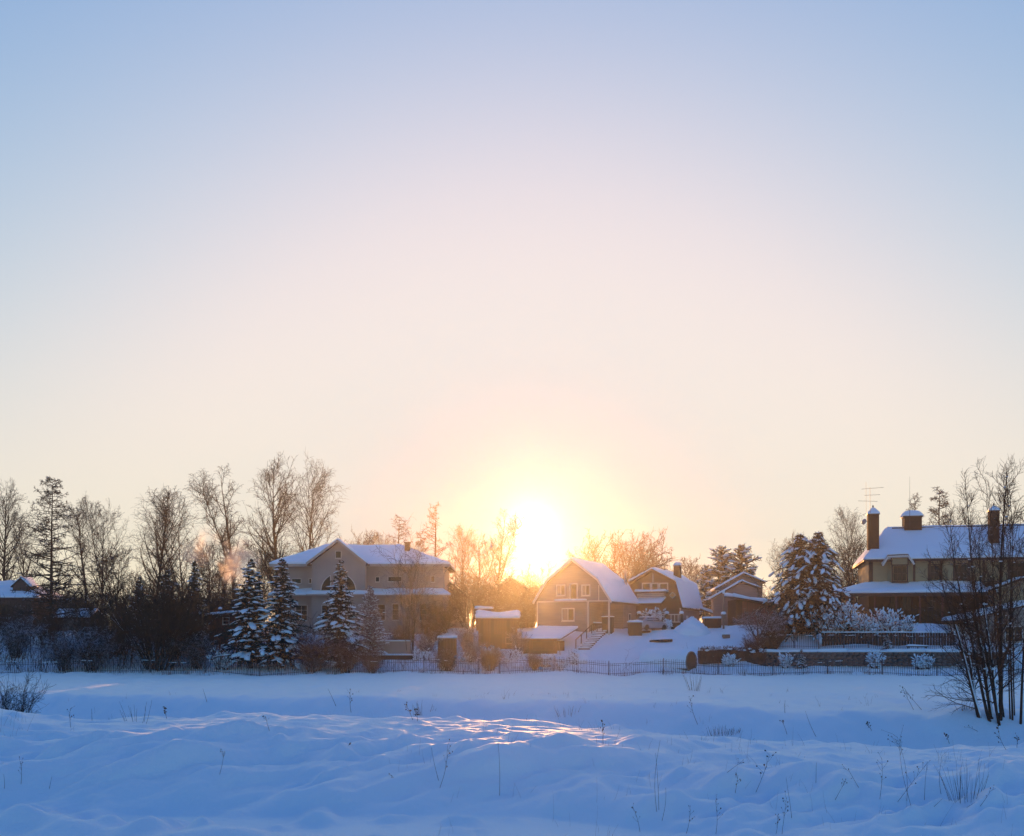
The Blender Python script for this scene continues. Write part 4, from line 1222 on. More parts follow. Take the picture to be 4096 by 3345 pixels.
a_, z1_ = Fe.loc(4022, 2508); b_, z0_ = Fe.loc(4088, 2566)
window(eh, a_, b_, z0_, z1_, 0, 2, 2, 'white', .08)

# ------------------------------------------------------------------ fences, walls and yard things
def picket_fence(name, label, x0, x1, y, step, htop, rails, post_every, yaw=0.0, dz=None, snow=True):
    z0 = gz(x0, y)
    f = thing(name, label, 'fence', (x0, y, 0), yaw, None)
    n = int((x1 - x0) / step)
    pk = None
    gl = lambda x: gz(x0 + x, y) if dz is None else dz
    for i in range(n):
        x = i * step
        if pk is None:
            pk = MB().add([(-.012, -.012, -.4), (.012, -.012, -.4), (.012, .012, -.4), (-.012, .012, -.4), (-.012, -.012, htop - .06), (.012, -.012, htop - .06), (.012, .012, htop - .06), (-.012, .012, htop - .06), (0, 0, htop)],
                          [(3, 2, 1, 0), (0, 1, 5, 4), (1, 2, 6, 5), (2, 3, 7, 6), (3, 0, 4, 7), (4, 5, 8), (5, 6, 8), (6, 7, 8), (7, 4, 8)]).build('picket', M['fence_paint'], f)
            o = pk
        else:
            o = pk.copy(); link(o, f)
        o.location = (x + RS.uniform(-.01, .01), 0, gl(x) + RS.gauss(0, .025))
        o.rotation_euler = (RS.uniform(-.03, .03), RS.gauss(0, .022), 0)
    m = int((x1 - x0) / post_every) + 1
    pst = None
    for i in range(m):
        x = min(i * post_every, x1 - x0)
        if pst is None:
            pst = MB().box(-.032, .032, -.032, .032, -.5, htop + .08).build('post', M['fence_paint'], f); o = pst
        else:
            o = pst.copy(); link(o, f)
        o.location = (x + .09, .06, gl(x))
    for r_ in rails:
        for i in range(m - 1):
            xa_, xb_ = i * post_every, min((i + 1) * post_every, x1 - x0)
            o = MB().bar((xa_ + .14, .055, gl(xa_) + r_), (xb_ + .04, .055, gl(xb_) + r_), .035, .035).build('rail', M['fence_paint'], f)
    if snow:
        mb = MB()
        for i in range(m - 1):
            xa_, xb_ = i * post_every + .2, min((i + 1) * post_every, x1 - x0) - .1
            k = xa_
            while k < xb_ - .5:
                l_ = RS.uniform(.2, .8)
                if RS.random() < .5:
                    za_, zb_ = gl(k) + rails[0] + .04, gl(min(k + l_, xb_)) + rails[0] + .04
                    mb.bar((k, .055, za_), (min(k + l_, xb_), .055, zb_), .05, .05)
                k += l_ + RS.uniform(.1, .6)
        if mb.v:
            mb.build('snow_strip', M['snow'], f)['kind'] = 'stuff'
    return f

picket_fence('picket_fence', 'dark iron picket fence running in front of the thickets and spruces', ax(-60, 95), ax(1990, 95), 95, .2, 1.38, (1.12, .96, .2), 5.2)
picket_fence('picket_fence', 'dark iron picket fence crossing the open snow below the barn house', ax(1990, 95) + .1, ax(4180, 95), 95, .2, 1.38, (1.12, .96, .2), 5.2)
picket_fence('picket_fence', 'shorter iron picket fence on the upper terrace before the snowy shrubs', ax(3075, 105), ax(3850, 105), 105, .2, 1.5, (1.38, .25), 2.6)

# dark board fence behind the upper pickets
bf = thing('board_fence', 'dark brown close-boarded fence under the snowy shrubs', 'fence', (ax(3286, 106.2), 106.2, gz(ax(3286, 106.2), 106.2)))
plank_wall(bf, 0, ax(3820, 106.2) - ax(3286, 106.2), 0, -.9, 1.42, .3, 'wood_dark', jit=.015)
MB().box(0, ax(3820, 106.2) - ax(3286, 106.2), .03, .1, .9, 1.0).build('rail', M['wood_dark'], bf)
xx = ax(3820, 106.2) - ax(3286, 106.2)
snow_part([[(0, -.05, 1.425), (xx, -.05, 1.425), (xx, .06, 1.425), (0, .06, 1.425)]], .1, bf, inset=.03)

# rough stone retaining wall, two courses of blocks
sw_ = thing('stone_wall', 'low rough stone retaining wall with snow on top behind the fence', 'wall', (ax(3055, 101), 101, gz(ax(3055, 100.6), 100.6)))
rng0 = np.random.default_rng(8)
stones = []
for k in range(5):
    V, Fc_ = blobs(rng0, np.zeros((1, 3)), np.array([[.34, .22, .23]]) * rng0.uniform(.9, 1.12, (1, 3)), None, ICO2, .06)
    V = np.sign(V) * np.abs(V / [.34, .22, .23]) ** .6 * [.3, .2, .2]
    me = np_mesh('stone', V, Fc_, False); me.materials.append(M['stone']); stones.append(me)
Lw = ax(4030, 101) - ax(3055, 101)
MB().box(0, Lw, .12, .5, -.4, 1.35).build('core', M['stone'], sw_)
for row in range(4):
    x = RS.uniform(.2, .4)
    while x < Lw - .2:
        o = bpy.data.objects.new('stone', RS.choice(stones)); link(o, sw_)
        o.location = (x, RS.uniform(-.04, .06), .12 + row * .36)
        o.scale = (RS.uniform(.85, 1.15), 1, RS.uniform(.9, 1.1)); o.rotation_euler = (0, RS.uniform(-.15, .15), RS.uniform(-.2, .2))
        x += .56
mb = MB(); k = 0.0
while k < Lw:
    l_ = min(RS.uniform(1.5, 4), Lw - k + .01)
    snow_slab(mb, [(k, -.22, 1.36), (k + l_, -.22, 1.36), (k + l_, 1.2, 1.36), (k, 1.2, 1.36)], RS.uniform(.18, .30), RS, .3, .12, .09); k += l_ + RS.uniform(-.1, .15)
mb.build('snow_cover', M['snow'], sw_, True)

# ---- hedges
def hedge(name, label, pts, w, h, mat, seed, dens=260, cat='hedge', snow=.0):
    """a clipped hedge along a path of (x, y): dark core and thousands of short twigs"""
    rng = np.random.default_rng(seed)
    P = np.array([(x, y, gz(x, y)) for x, y in pts], float)
    seg = np.linalg.norm(np.diff(P[:, :2], axis=0), axis=1); cum = np.concatenate([[0], np.cumsum(seg)])
    root = thing(name, label, cat, tuple(P[0]))
    hs = np.broadcast_to(np.asarray(h, float), (len(P),))
    N = int(cum[-1] * dens)
    s = rng.uniform(0, cum[-1], N)
    c = np.stack([np.interp(s, cum, P[:, i]) for i in range(3)], -1); hh = np.interp(s, cum, hs)
    i = np.clip(np.searchsorted(cum, s) - 1, 0, len(seg) - 1)
    t = (P[i + 1] - P[i]); t[:, 2] = 0; t = norm(t); nn = np.stack([-t[:, 1], t[:, 0], np.zeros(N)], -1)
    u = rng.uniform(-1, 1, N); v = rng.uniform(0, 1, N) ** .8
    bulge = 1 + .18 * vnoise(s * 1.3, v * 3, seed)
    start = c + nn * (u * w / 2 * bulge)[:, None] + np.array([[0, 0, 1.0]]) * (v * hh * (1 + .14 * vnoise(s * .9, u, seed + 3)))[:, None]
    d = nn * u[:, None] * .8 + np.array([[0, 0, .8]]) + rng.normal(0, .6, (N, 3))
    Pp, Rr = grow(rng, start, d, rng.uniform(.12, .32, N), np.full(N, .016), 3, 0, .2, .5)
    V, Fq_ = tubes(Pp - P[0], Rr, 3)
    link(bpy.data.objects.new('crown', to_mesh('crown', (V, Fq_), M[mat])), root)
    mb = MB()
    for k in range(len(P) - 1):
        a, b = P[k] - P[0], P[k + 1] - P[0]
        mb.bar(a + [0, 0, hs[k] * .4], b + [0, 0, hs[k + 1] * .4], w * .6, (hs[k] + hs[k + 1]) / 2 * .85)
    mb.build('core', M[mat], root)
    if snow > 0:
        m = int(cum[-1] * snow * 5)
        s = rng.uniform(0, cum[-1], m)
        c = np.stack([np.interp(s, cum, P[:, i]) for i in range(3)], -1) - P[0]; hh = np.interp(s, cum, hs)
        i = np.clip(np.searchsorted(cum, s) - 1, 0, len(seg) - 1); nn = np.stack([-(P[i + 1] - P[i])[:, 1], (P[i + 1] - P[i])[:, 0], np.zeros(m)], -1); nn = norm(nn)
        c = c + nn * rng.uniform(-w / 2, w / 2, m)[:, None]; c[:, 2] += hh * rng.uniform(.8, 1.05, m)
        sz = rng.uniform(.08, .2, m)
        V = blobs(rng, c, np.stack([sz * 1.3, sz, sz * .55], -1), None, ICO1, .2)
        link(bpy.data.objects.new('snow_load', to_mesh('snow_load', V, M['snow'])), root)['kind'] = 'stuff'
    return root

hedge('hedge', 'low reddish-brown bare hedge between the barrel and the stone wall', [(ax(2795, 99.5), 99.5), (ax(2900, 99.8), 99.8), (ax(3060, 100.2), 100.2)], 1.1, 1.55, 'hedge', 5, 420, snow=.9)
hedge('conifer_hedge', 'dark stepped conifer hedge descending beside the snow-laden apple tree', [(ax(3062, 101.8), 101.8), (ax(3085, 104), 104), (ax(3120, 108), 108), (ax(3150, 111), 111)], 1.4, [1.6, 2.2, 2.4, 2.4], 'thuja', 6, 700, snow=.3)

# ---- wooden steps with a handrail
A = np.array([ax(2337, 103.2), 103.2]); B = np.array([ax(2412, 109.3), 109.3])
st = thing('garden_steps', 'wooden garden steps climbing the snow slope left of the barn house porch', 'steps', (A[0], A[1], gz(*A)))
nst = 12
dirv = (B - A) / np.linalg.norm(B - A); ang_ = math.atan2(dirv[1], dirv[0])
for i in range(nst):
    p = A + (B - A) * i / (nst - 1); z = gz(*A) + (gz(*B) + .15 - gz(*A)) * i / (nst - 1) + .12
    o = MB().box(-.62, .62, -.05, .05, -.24, .0).build('riser', M['wood'], st)
    o.location = (p[0] - A[0], p[1] - A[1], z - gz(*A)); o.rotation_euler = (0, 0, .25)
    mb = MB(); snow_slab(mb, [(-.62, -.05, 0.002), (.62, -.05, .002), (.62, .5, .002), (-.62, .5, .002)], .10, RS, .3, .06, .03)
    s_ = mb.build('snow_tread', M['snow'], o, True)
off = np.array([-.85, .25])
rail = []
for i in range(0, nst, 3):
    p = A + off + (B - A) * i / (nst - 1); z = gz(*A) + (gz(*B) + .15 - gz(*A)) * i / (nst - 1)
    o = MB().box(-.05, .05, -.05, .05, -.5, 1.0).build('post', M['wood'], st); o.location = (p[0] - A[0], p[1] - A[1], z - gz(*A)); rail.append((p[0] - A[0], p[1] - A[1], z - gz(*A) + 1.0))
for a, b in zip(rail[:-1], rail[1:]):
    MB().bar(a, b, .07, .09).build('handrail', M['wood'], st)
e_ = (rail[-1][0] + 1.7, rail[-1][1] + .3, rail[-1][2] + .05)
MB().bar(rail[-1], e_, .07, .09).build('handrail', M['wood'], st)
for q_ in (.35, .7, 1.0):
    p = [rail[-1][k] + (e_[k] - rail[-1][k]) * q_ for k in range(3)]
    MB().box(p[0] - .04, p[0] + .04, p[1] - .04, p[1] + .04, p[2] - 1.3, p[2] - .05).build('post', M['wood'], st)

# ---- barrel hut half buried in snow
p0 = np.array([ax(2768, 97.6), 97.6]); L_ = 5.0; dv = np.array([-.76, .65])
zb = gz(*p0)
bl = thing('barrel_hut', 'wooden barrel hut lying on its side with snow on top by the fence', 'hut', (p0[0], p0[1], zb), math.atan2(dv[1], dv[0]))
R_ = 1.02; zc_ = .78
nS = 20
for i in range(nS):
    a0, a1 = 2 * math.pi * i / nS, 2 * math.pi * (i + 1) / nS - .02
    q = [(0, r_ * math.cos(a), zc_ + r_ * math.sin(a)) for r_, a in ((R_, a0), (R_, a1), (R_ - .06, a1), (R_ - .06, a0))]
    MB().prism(q, (L_, 0, 0)).build('stave', M['wood_grey'], bl)
nB = 8
for i in range(nB):
    y0_, y1_ = -R_ + .07 + (2 * R_ - .14) * i / nB, -R_ + .07 + (2 * R_ - .14) * (i + 1) / nB - .012
    f_ = lambda y: math.sqrt(max(0.02, (R_ - .065) ** 2 - y * y))
    MB().prism([(.12, y0_, zc_ - f_(y0_)), (.12, y1_, zc_ - f_(y1_)), (.12, y1_, zc_ + f_(y1_)), (.12, y0_, zc_ + f_(y0_))], (.05, 0, 0)).build('end_board', M['wood'], bl)
P_ = []; nA = 18; nX = 12
rg_ = np.random.default_rng(4)
for ix in range(nX + 1):
    for ia in range(nA + 1):
        a = math.radians(-38 + 250 * ia / nA); th = (.02 if ia in (0, nA) else .16 + .10 * math.sin(a)) * (0.15 if ix in (0, nX) else 1)
        r_ = R_ + .004 + th + rg_.normal(0, .012)
        P_.append((.15 + (L_ + .3) * ix / nX - (.05 if ix == 0 else 0), r_ * math.cos(a), zc_ + r_ * math.sin(a)))
Fq_ = [(ix * (nA + 1) + ia, ix * (nA + 1) + ia + 1, (ix + 1) * (nA + 1) + ia + 1, (ix + 1) * (nA + 1) + ia) for ix in range(nX) for ia in range(nA)]
mesh_obj('snow_cover', P_, Fq_, M['snow'], bl, True)

# ---- parked car
def make_car(label, loc, rz):
    c = thing('parked_car', label, 'car', loc, rz)
    def loft(sta, name, mat, parent, smooth=True):
        V = []; Fs_ = []
        for (x, zb_, zt_, wb_, wt_) in sta:
            ch_ = .10
            for y, z in ((-wb_ + ch_, zb_), (wb_ - ch_, zb_), (wb_, zb_ + ch_), (wb_, (zb_ + zt_) / 2), (wt_, zt_ - ch_ * .6), (wt_ - ch_, zt_), (-wt_ + ch_, zt_), (-wt_, zt_ - ch_ * .6), (-wb_, (zb_ + zt_) / 2), (-wb_, zb_ + ch_)):
                V.append((x, y, z))
        n = 10
        for k in range(len(sta) - 1):
            for i in range(n):
                Fs_.append((k * n + i, k * n + (i + 1) % n, (k + 1) * n + (i + 1) % n, (k + 1) * n + i))
        Fs_.append(tuple(range(n))[::-1]); Fs_.append(tuple((len(sta) - 1) * n + i for i in range(n)))
        return mesh_obj(name, V, Fs_, M[mat], parent, smooth)
    body = loft([(-2.18, .42, .80, .70, .66), (-2.08, .30, .98, .82, .78), (-1.3, .22, 1.00, .87, .82), (.7, .22, .95, .87, .83), (1.6, .24, .86, .86, .78), (2.05, .28, .72, .80, .70), (2.16, .40, .62, .68, .60)], 'body', 'car_paint', c)
    loft([(-1.85, .93, 1.02, .76, .70), (-1.15, .93, 1.40, .79, .60), (-.9, .93, 1.45, .79, .60), (.1, .93, 1.46, .79, .60), (.45, .93, 1.38, .78, .60), (1.15, .90, .98, .76, .68)], 'cabin', 'car_paint', c)
    MB().prism([(-1.80, -.58, 1.03), (-1.80, .58, 1.03), (-1.22, .50, 1.385), (-1.22, -.50, 1.385)], (-.03, 0, .03)).build('rear_window', M['glass'], c)
    MB().prism([(1.08, -.60, 1.01), (1.08, .60, 1.01), (.53, .50, 1.37), (.53, -.50, 1.37)], (.03, 0, .03)).build('windscreen', M['glass'], c)
    for s in (-1, 1):
        for xa_, xb_, xc_, xd_ in ((-1.25, -.32, -.32, -1.05), (-.24, .72, .42, -.24)):
            MB().prism([(xa_, s * .80, 1.02), (xb_, s * .80, 1.02), (xc_, s * .66, 1.34), (xd_, s * .66, 1.34)], (0, s * .02, .005)).build('side_window', M['glass'], c)
        MB().box(-2.17, -2.02, s * .62 - .14, s * .62 + .14, .68, .88).build('tail_lamp', M['red_glass'], c)
        MB().box(2.0, 2.12, s * .58 - .14, s * .58 + .14, .56, .70).build('headlight', M['white'], c)
        MB().box(.55, .75, s * .90 - .09, s * .90 + .09, .95, 1.07).build('mirror', M['car_paint'], c)
        for x in (-1.32, 1.35):
            w = MB().lathe([(.20, -.1), (.31, -.1), (.33, -.06), (.33, .06), (.31, .1), (.20, .1)], 18).build('wheel', M['rubber'], c, True)
            w.location = (x, s * .78, .31); w.rotation_euler = (math.pi / 2, 0, 0)
            MB().lathe([(.20, -.09), (.20, .09)], 12).build('rim', M['metal_grey'], w)
    mb = MB(); snow_slab(mb, [(-1.12, -.52, 1.425), (.05, -.52, 1.455), (.05, .52, 1.455), (-1.12, .52, 1.425)], .07, RS, .25, .08, .02)
    snow_slab(mb, [(-2.05, -.66, 1.0), (-1.84, -.66, 1.02), (-1.84, .66, 1.02), (-2.05, .66, 1.0)], .05, RS, .25, .04, .02)
    mb.build('snow_cover', M['snow'], c, True)
    return c
xc_, yc_ = ax(2600, 110.5), 110.5
make_car('silver snow-dusted car parked between the two barn-roofed houses', (xc_, yc_, gz(xc_, yc_) + .02), math.radians(38))

def snow_lid_box(name, label, px0, px1, pytop, Y, depth, mat, th=.22, yaw=0.0, cat='box'):
    x0, x1 = ax(px0, Y), ax(px1, Y); xm = (x0 + x1) / 2; w = (x1 - x0) / 2; zg_ = gz(xm, Y)
    t_ = thing(name, label, cat, (xm, Y, zg_), yaw)
    zt_ = max(.4, az(pytop, Y) - zg_)
    MB().box(-w, w, 0, depth, -.4, zt_).build('body', M[mat], t_)
    for s in (-1, 1):
        MB().box(s * w * .55 - .04, s * w * .55 + .04, -.025, -.002, -.4, zt_ - .02).build('batten', M[mat], t_)
    snow_part([[(-w - .06, -.08, zt_ + .003), (w + .06, -.08, zt_ + .003), (w + .06, depth + .06, zt_ + .003), (-w - .06, depth + .06, zt_ + .003)]], th, t_, inset=.14)
    return t_
snow_lid_box('wooden_crate', 'brown wooden crate with a snow lid beside the parked car', 2516, 2568, 2490, 108.5, 1.1, 'wood')
snow_lid_box('log_store', 'low log store under thick snow left of the lean-to shed', 2820, 2885, 2474, 113, 1.6, 'wood_dark')
snow_lid_box('side_table', 'small snow-topped table on the slope left of the apple tree', 2893, 2920, 2540, 107, .6, 'wood_grey', .16, cat='table')

# ---- balustrade in front of the brown barn-roofed house
Yb = 112.8
bz = gz(ax(2640, Yb), Yb)
bt = thing('balustrade', 'white-railed timber balustrade with snow-capped posts behind the car', 'balustrade', (ax(2549, Yb), Yb, bz))
Lb = ax(2734, Yb) - ax(2549, Yb)
zr1 = az(2458, Yb) - bz; zr2 = az(2488, Yb) - bz
MB().box(0, Lb, -.05, .05, zr1 - .06, zr1 + .04).build('top_rail', M['white'], bt)
MB().box(0, Lb, -.04, .04, zr2 - .05, zr2 + .03).build('bottom_rail', M['white'], bt)
b0 = None
for i in range(13):
    if b0 is None:
        b0 = MB().box(-.035, .035, -.03, .03, zr2 + .032, zr1 - .063).build('baluster', M['white'], bt); o = b0
    else:
        o = b0.copy(); link(o, bt)
    o.location = (Lb * (i + .5) / 13, 0, 0)
MB().box(.1, Lb - .1, .0, .05, -.6, zr2 - .06).build('panel', M['wood_dark'], bt)
for px in (2556, 2600, 2667, 2726):
    x = ax(px, Yb) - ax(2549, Yb)
    o = MB().box(x - .14, x + .14, -.16, .14, -.6, zr1 + .08).build('post', M['wood'], bt)
    mb = MB(); mb.add((ICO2[0] * [.27, .27, .2] + [x, 0, zr1 + .2]).tolist(), [tuple(f) for f in ICO2[1]]); mb.build('snow_cap', M['snow'], o, True)

# ---- slender post with a bird box
x, y = ax(2894, 112), 112
lp_ = thing('wooden_pole', 'tall slim wooden pole with snow-capped bird box left of the grey house', 'pole', (x, y, gz(x, y)))
Hp = az(2372, y) - gz(x, y)
MB().lathe([(.11, -.4), (.10, Hp * .5), (.08, Hp)], 8).build('shaft', M['wood_grey'], lp_, True)
bb = MB().box(-.2, .2, -.22, .2, Hp * .28, Hp * .28 + .5).build('bird_box', M['wood_grey'], lp_)
mb = MB(); mb.add((ICO2[0] * [.3, .3, .22] + [0, 0, Hp * .28 + .6]).tolist(), [tuple(f) for f in ICO2[1]]); mb.build('snow_cap', M['snow'], bb, True)
mb = MB(); mb.add((ICO2[0] * [.16, .16, .26] + [0, 0, Hp + .12]).tolist(), [tuple(f) for f in ICO2[1]]); mb.build('snow_cap', M['snow'], lp_, True)

# ---- logs and a heap of snow on the slope
def log(label, px0, px1, py, Y, r_=.16):
    x0, x1 = ax(px0, Y), ax(px1, Y); z = az(py, Y)
    xm = (x0 + x1) / 2
    t_ = thing('fallen_log', label, 'log', (xm, Y, gz(xm, Y)), 0)
    o = MB().lathe([(r_ * .8, -(x1 - x0) / 2), (r_, -(x1 - x0) / 2 + .1), (r_ * 1.05, 0), (r_ * .9, (x1 - x0) / 2 - .1), (r_ * .7, (x1 - x0) / 2)], 9).build('trunk', M['bark_dark'], t_, True)
    o.rotation_euler = (0, math.pi / 2 - .06, 0); o.location = (0, 0, r_ * .8)
    mb_ = MB(); snow_slab(mb_, [(-(x1 - x0) / 2 + .1, 0, r_ * 1.55), ((x1 - x0) / 2 - .1, 0, r_ * 1.6), ((x1 - x0) / 2 - .1, r_ * 1.2, r_ * 1.5), (-(x1 - x0) / 2 + .1, r_ * 1.2, r_ * 1.5)], .1, RS, .2, .05, .02)
    mb_.build('snow_cover', M['snow'], t_, True)
def slope_y(px, py):
    """depth on the yard slope behind the fence seen at that pixel"""
    Y = 96.5
    while Y < 112 and gz(ax(px, Y), Y) < az(py, Y):
        Y += .1
    return Y
log('long dark log lying on the snow slope under the parked car', 2598, 2690, 2566, slope_y(2645, 2570), .17)
log('short dark log near the top of the slope below the crate', 2568, 2602, 2527, slope_y(2585, 2532), .14)

hp = np.random.default_rng(3)
n_, m_ = 40, 14
V = [(0, 0, 1.0)]; 
for j in range(1, m_ + 1):
    r_ = j / m_
    for i in range(n_):
        a = 2 * math.pi * i / n_
        V.append((r_ * math.cos(a) * 2.0 * (1 + .1 * math.sin(3 * a)), r_ * math.sin(a) * 1.3, max(-.4, (1 - r_ ** 1.2) * 1.0 + .04 * hp.normal() - .25 * (j == m_))))
Fh = [(0, 1 + i, 1 + (i + 1) % n_) for i in range(n_)] + [(1 + j * n_ + i, 1 + (j + 1) * n_ + i, 1 + (j + 1) * n_ + (i + 1) % n_, 1 + j * n_ + (i + 1) % n_) for j in range(m_ - 1) for i in range(n_)]
hx = ax(2768, 109.5)
o = mesh_obj('snow_heap', V, Fh, M['snow'], None, True, (hx, 109.5, gz(hx, 109.5) - .05)); o.scale = (1.1, 1.1, 1.7)
tag(o, 'tall pointed heap of shovelled snow right of the balustrade', 'snow heap')
for lab, px, Y, sx, sz in (('rounded snow heap between storage box and slatted shed', 1850, 99.8, 1.3, 1.0), ('low snow heap right of the storage box', 1905, 98.6, .8, .7), ('snow heap at the left wall of the low garage', 2065, 99.6, .9, 1.1),
                           ('snow heap at the foot of the garden steps', 2310, 101.2, .9, .9), ('snow heap left of the storage box', 1690, 99.0, 1.2, .8)):
    q = bpy.data.objects.new('snow_heap', o.data); link(q)
    q.location = (ax(px, Y), Y, gz(ax(px, Y), Y) - .12); q.scale = (sx, sx, sz); q.rotation_euler = (0, 0, px * .01)
    tag(q, lab, 'snow heap')

# ---- bench on the terrace
x, y = ax(3668, 102.6), 102.6
bn = thing('garden_bench', 'snow-covered bench on the terrace in front of the board fence', 'bench', (x, y, gz(x, y)))
MB().box(-1.05, 1.05, -.22, .22, .5, .56).build('seat', M['wood_dark'], bn)
for s in (-1, 1):
    for q_ in (-.18, .18):
        MB().box(s * .9 - .04, s * .9 + .04, q_ - .04, q_ + .04, -.3, .497).build('leg', M['wood_dark'], bn)
snow_part([[(-1.08, -.24, .562), (1.08, -.24, .562), (1.08, .24, .562), (-1.08, .24, .562)]], .15, bn, inset=.08)

# ------------------------------------------------------------------ trees
PT = {}
PT['tall_a'] = bare_tree(11, 16, 34, .27, 40, 'tall', 'bark', 12, .016, .20)
PT['tall_b'] = bare_tree(12, 16, 38, .30, 44, 'round', 'bark', 12, .016, .16, fork=1)
PT['birch_a'] = bare_tree(13, 15, 40, .33, 42, 'round', 'bark', 12, .014, .2, droop=-.30)
PT['birch_b'] = bare_tree(14, 16, 26, .22, 34, 'tall', 'bark', 12, .014, .3, droop=-.34, fork=1)
PT['lime'] = bare_tree(15, 18, 46, .28, 40, 'tall', 'bark', 12, .016, .12)
PT['lime_b'] = bare_tree(16, 18, 40, .31, 46, 'round', 'bark', 12, .016, .12, fork=1)
PT['oak'] = bare_tree(17, 9, 88, .30, 44, 'oak', 'bark', 8, .014, .25, r0=.26, fork=7)
PT['scrub'] = bare_tree(18, 9, 34, .34, 46, 'round', 'bark', 12, .017, .08, fork=2)
PT['larch_a'] = larch(21, 17, 5.4, 150, 'bark', -.03, 8, .05, .026, 82, .6)
PT['larch_b'] = larch(22, 12, 2.6, 50, 'bark', .06, 6, .2, .016, angle=70)
PT['larch_c'] = larch(23, 12, 2.2, 60, 'bark', .03, 7, .2, .018, angle=72)

def tree(name, label, proto, px, pytop, Y, rz=0.0, group=None, wide=1.0, Hp=None):
    H0 = {'tall_a': 16, 'tall_b': 16, 'birch_a': 15, 'birch_b': 16, 'lime': 18, 'lime_b': 18, 'oak': 9, 'scrub': 9, 'larch_a': 17, 'larch_b': 12, 'larch_c': 12}[proto]
    me = PT[proto]
    zmax = max(v.co.z for v in list(me[1].vertices)[::37])
    h = top_h(px, pytop, Y)
    sz = h / zmax
    return plant(name, label, 'tree', me[0], me[1], put(px, Y), rz, sz * wide, group, (), sz)

G1 = 'bare trees on the skyline'
for a in (
    ('lime_tree', 'tall bare tree at the extreme left edge above the brown house', 'lime', 28, 1915, 131, .3, 1.0),
    ('bare_tree', 'slim bare tree between the left-edge tree and the tall larch', 'tall_a', 105, 2040, 134, 1.2, .8),
    ('bare_tree', 'slender bare tree just right of the tall larch', 'birch_b', 340, 1990, 133, 2.0, 1.0),
    ('bare_tree', 'bare tree with several upright trunks right of the larch', 'tall_b', 408, 1982, 131, 4.0, .8),
    ('bare_tree', 'short spreading bare tree low beneath the twin-trunked one', 'scrub', 470, 2170, 126, .5, 1.0),
    ('birch_tree', 'broad birch with drooping twigs and rounded crown', 'birch_a', 617, 1928, 134, .9, 1.02),
    ('bare_tree', 'dense bare tree leaning against the broad drooping birch', 'lime_b', 735, 2010, 138, 2.6, .85),
    ('bare_tree', 'low bare tree behind the left chimney smoke', 'scrub', 840, 2150, 140, 1.9, .9),
    ('bare_tree', 'stubby dark bare tree beside the bright smoke plume', 'tall_a', 888, 2075, 136, 5.0, .8),
    ('birch_tree', 'narrow high-branched birch above the smoke plume', 'birch_b', 940, 1862, 146, .2, 1.15),
    ('lime_tree', 'tallest bare tree on the skyline left of the pale house', 'lime', 1110, 1808, 138, 1.6, 1.0),
    ('lime_tree', 'tall twin-trunked bare tree just left of the pale house gable', 'lime_b', 1235, 1838, 140, 3.6, .85),
    ('bare_tree', 'small bare tree just behind the left eave of the pale house', 'scrub', 1040, 2150, 139, 3.0, 1.0),
    ('bare_tree', 'small bare tree above the pale house ridge', 'scrub', 1470, 2110, 170, .7, .8),
    ('bare_tree', 'very small bare tree right of the pale house ridge', 'birch_a', 1550, 2120, 172, 2.7, .8),
    ('larch_tree', 'sparse bare larch rising behind the pale house roof', 'larch_b', 1602, 2062, 150, .4, 1.5),
    ('larch_tree', 'tall sparse larch with upswept branches behind the pale house corner', 'larch_b', 1742, 2012, 150, 2.4, 1.2),
    ('larch_tree', 'short dense larch between the two sparse larches', 'larch_c', 1690, 2120, 146, 1.0, 1.2),
    ('birch_tree', 'glowing bare birch left of the sun beside the tall larch', 'birch_a', 1835, 2085, 138, 1.1, .8),
    ('birch_tree', 'glowing bare birch nearest the sun on its left', 'birch_b', 1985, 2035, 136, 3.1, 1.0),
    ('bare_tree', 'glowing dense bare tree left of the birch nearest the sun', 'tall_b', 1915, 2110, 137, .1, 1.0),
    ('oak_tree', 'broad bare oak between the two barn-roofed houses', 'oak', 2455, 2112, 140, .6, 1.0),
    ('bare_tree', 'thin upright bare tree at the right edge of the broad oak', 'birch_b', 2580, 2150, 143, 1.4, .5),
    ('bare_tree', 'small rounded bare tree left of the brick chimney house ridge', 'scrub', 2650, 2245, 168, 1.8, .9),
    ('bare_tree', 'small rounded bare tree right of the brown house chimney', 'scrub', 2745, 2222, 172, 4.4, 1.1),
    ('bare_tree', 'bushy bare tree left of the large spruce pair', 'tall_b', 3120, 2130, 150, 5.2, .9),
    ('bare_tree', 'faint bare tree directly behind the large spruce pair', 'lime', 3180, 2120, 165, 2.0, .8),
    ('birch_tree', 'pale bare birch left of the end chimney', 'birch_a', 3392, 2012, 142, 1.5, .62),
    ('bare_tree', 'short bare tree tucked between pale birch and end chimney', 'scrub', 3440, 2130, 150, .5, .9),
    ('larch_tree', 'bare larch behind the domed chimney', 'larch_b', 3655, 1975, 150, 3.0, 1.0),
    ('larch_tree', 'dense bare larch right of the domed chimney', 'larch_c', 3748, 1943, 148, 4.2, 1.35),
    ('bare_tree', 'bare tree behind the ridge near the third chimney', 'lime_b', 3900, 2010, 155, .8, .9),
):
    tree(a[0], a[1], a[2], a[3], a[4], a[5], a[6], G1, a[7])
tree('larch_tree', 'tall snow-dusted larch with long sweeping branches near the left edge', 'larch_a', 203, 1908, 113, .3, None, 1.0)

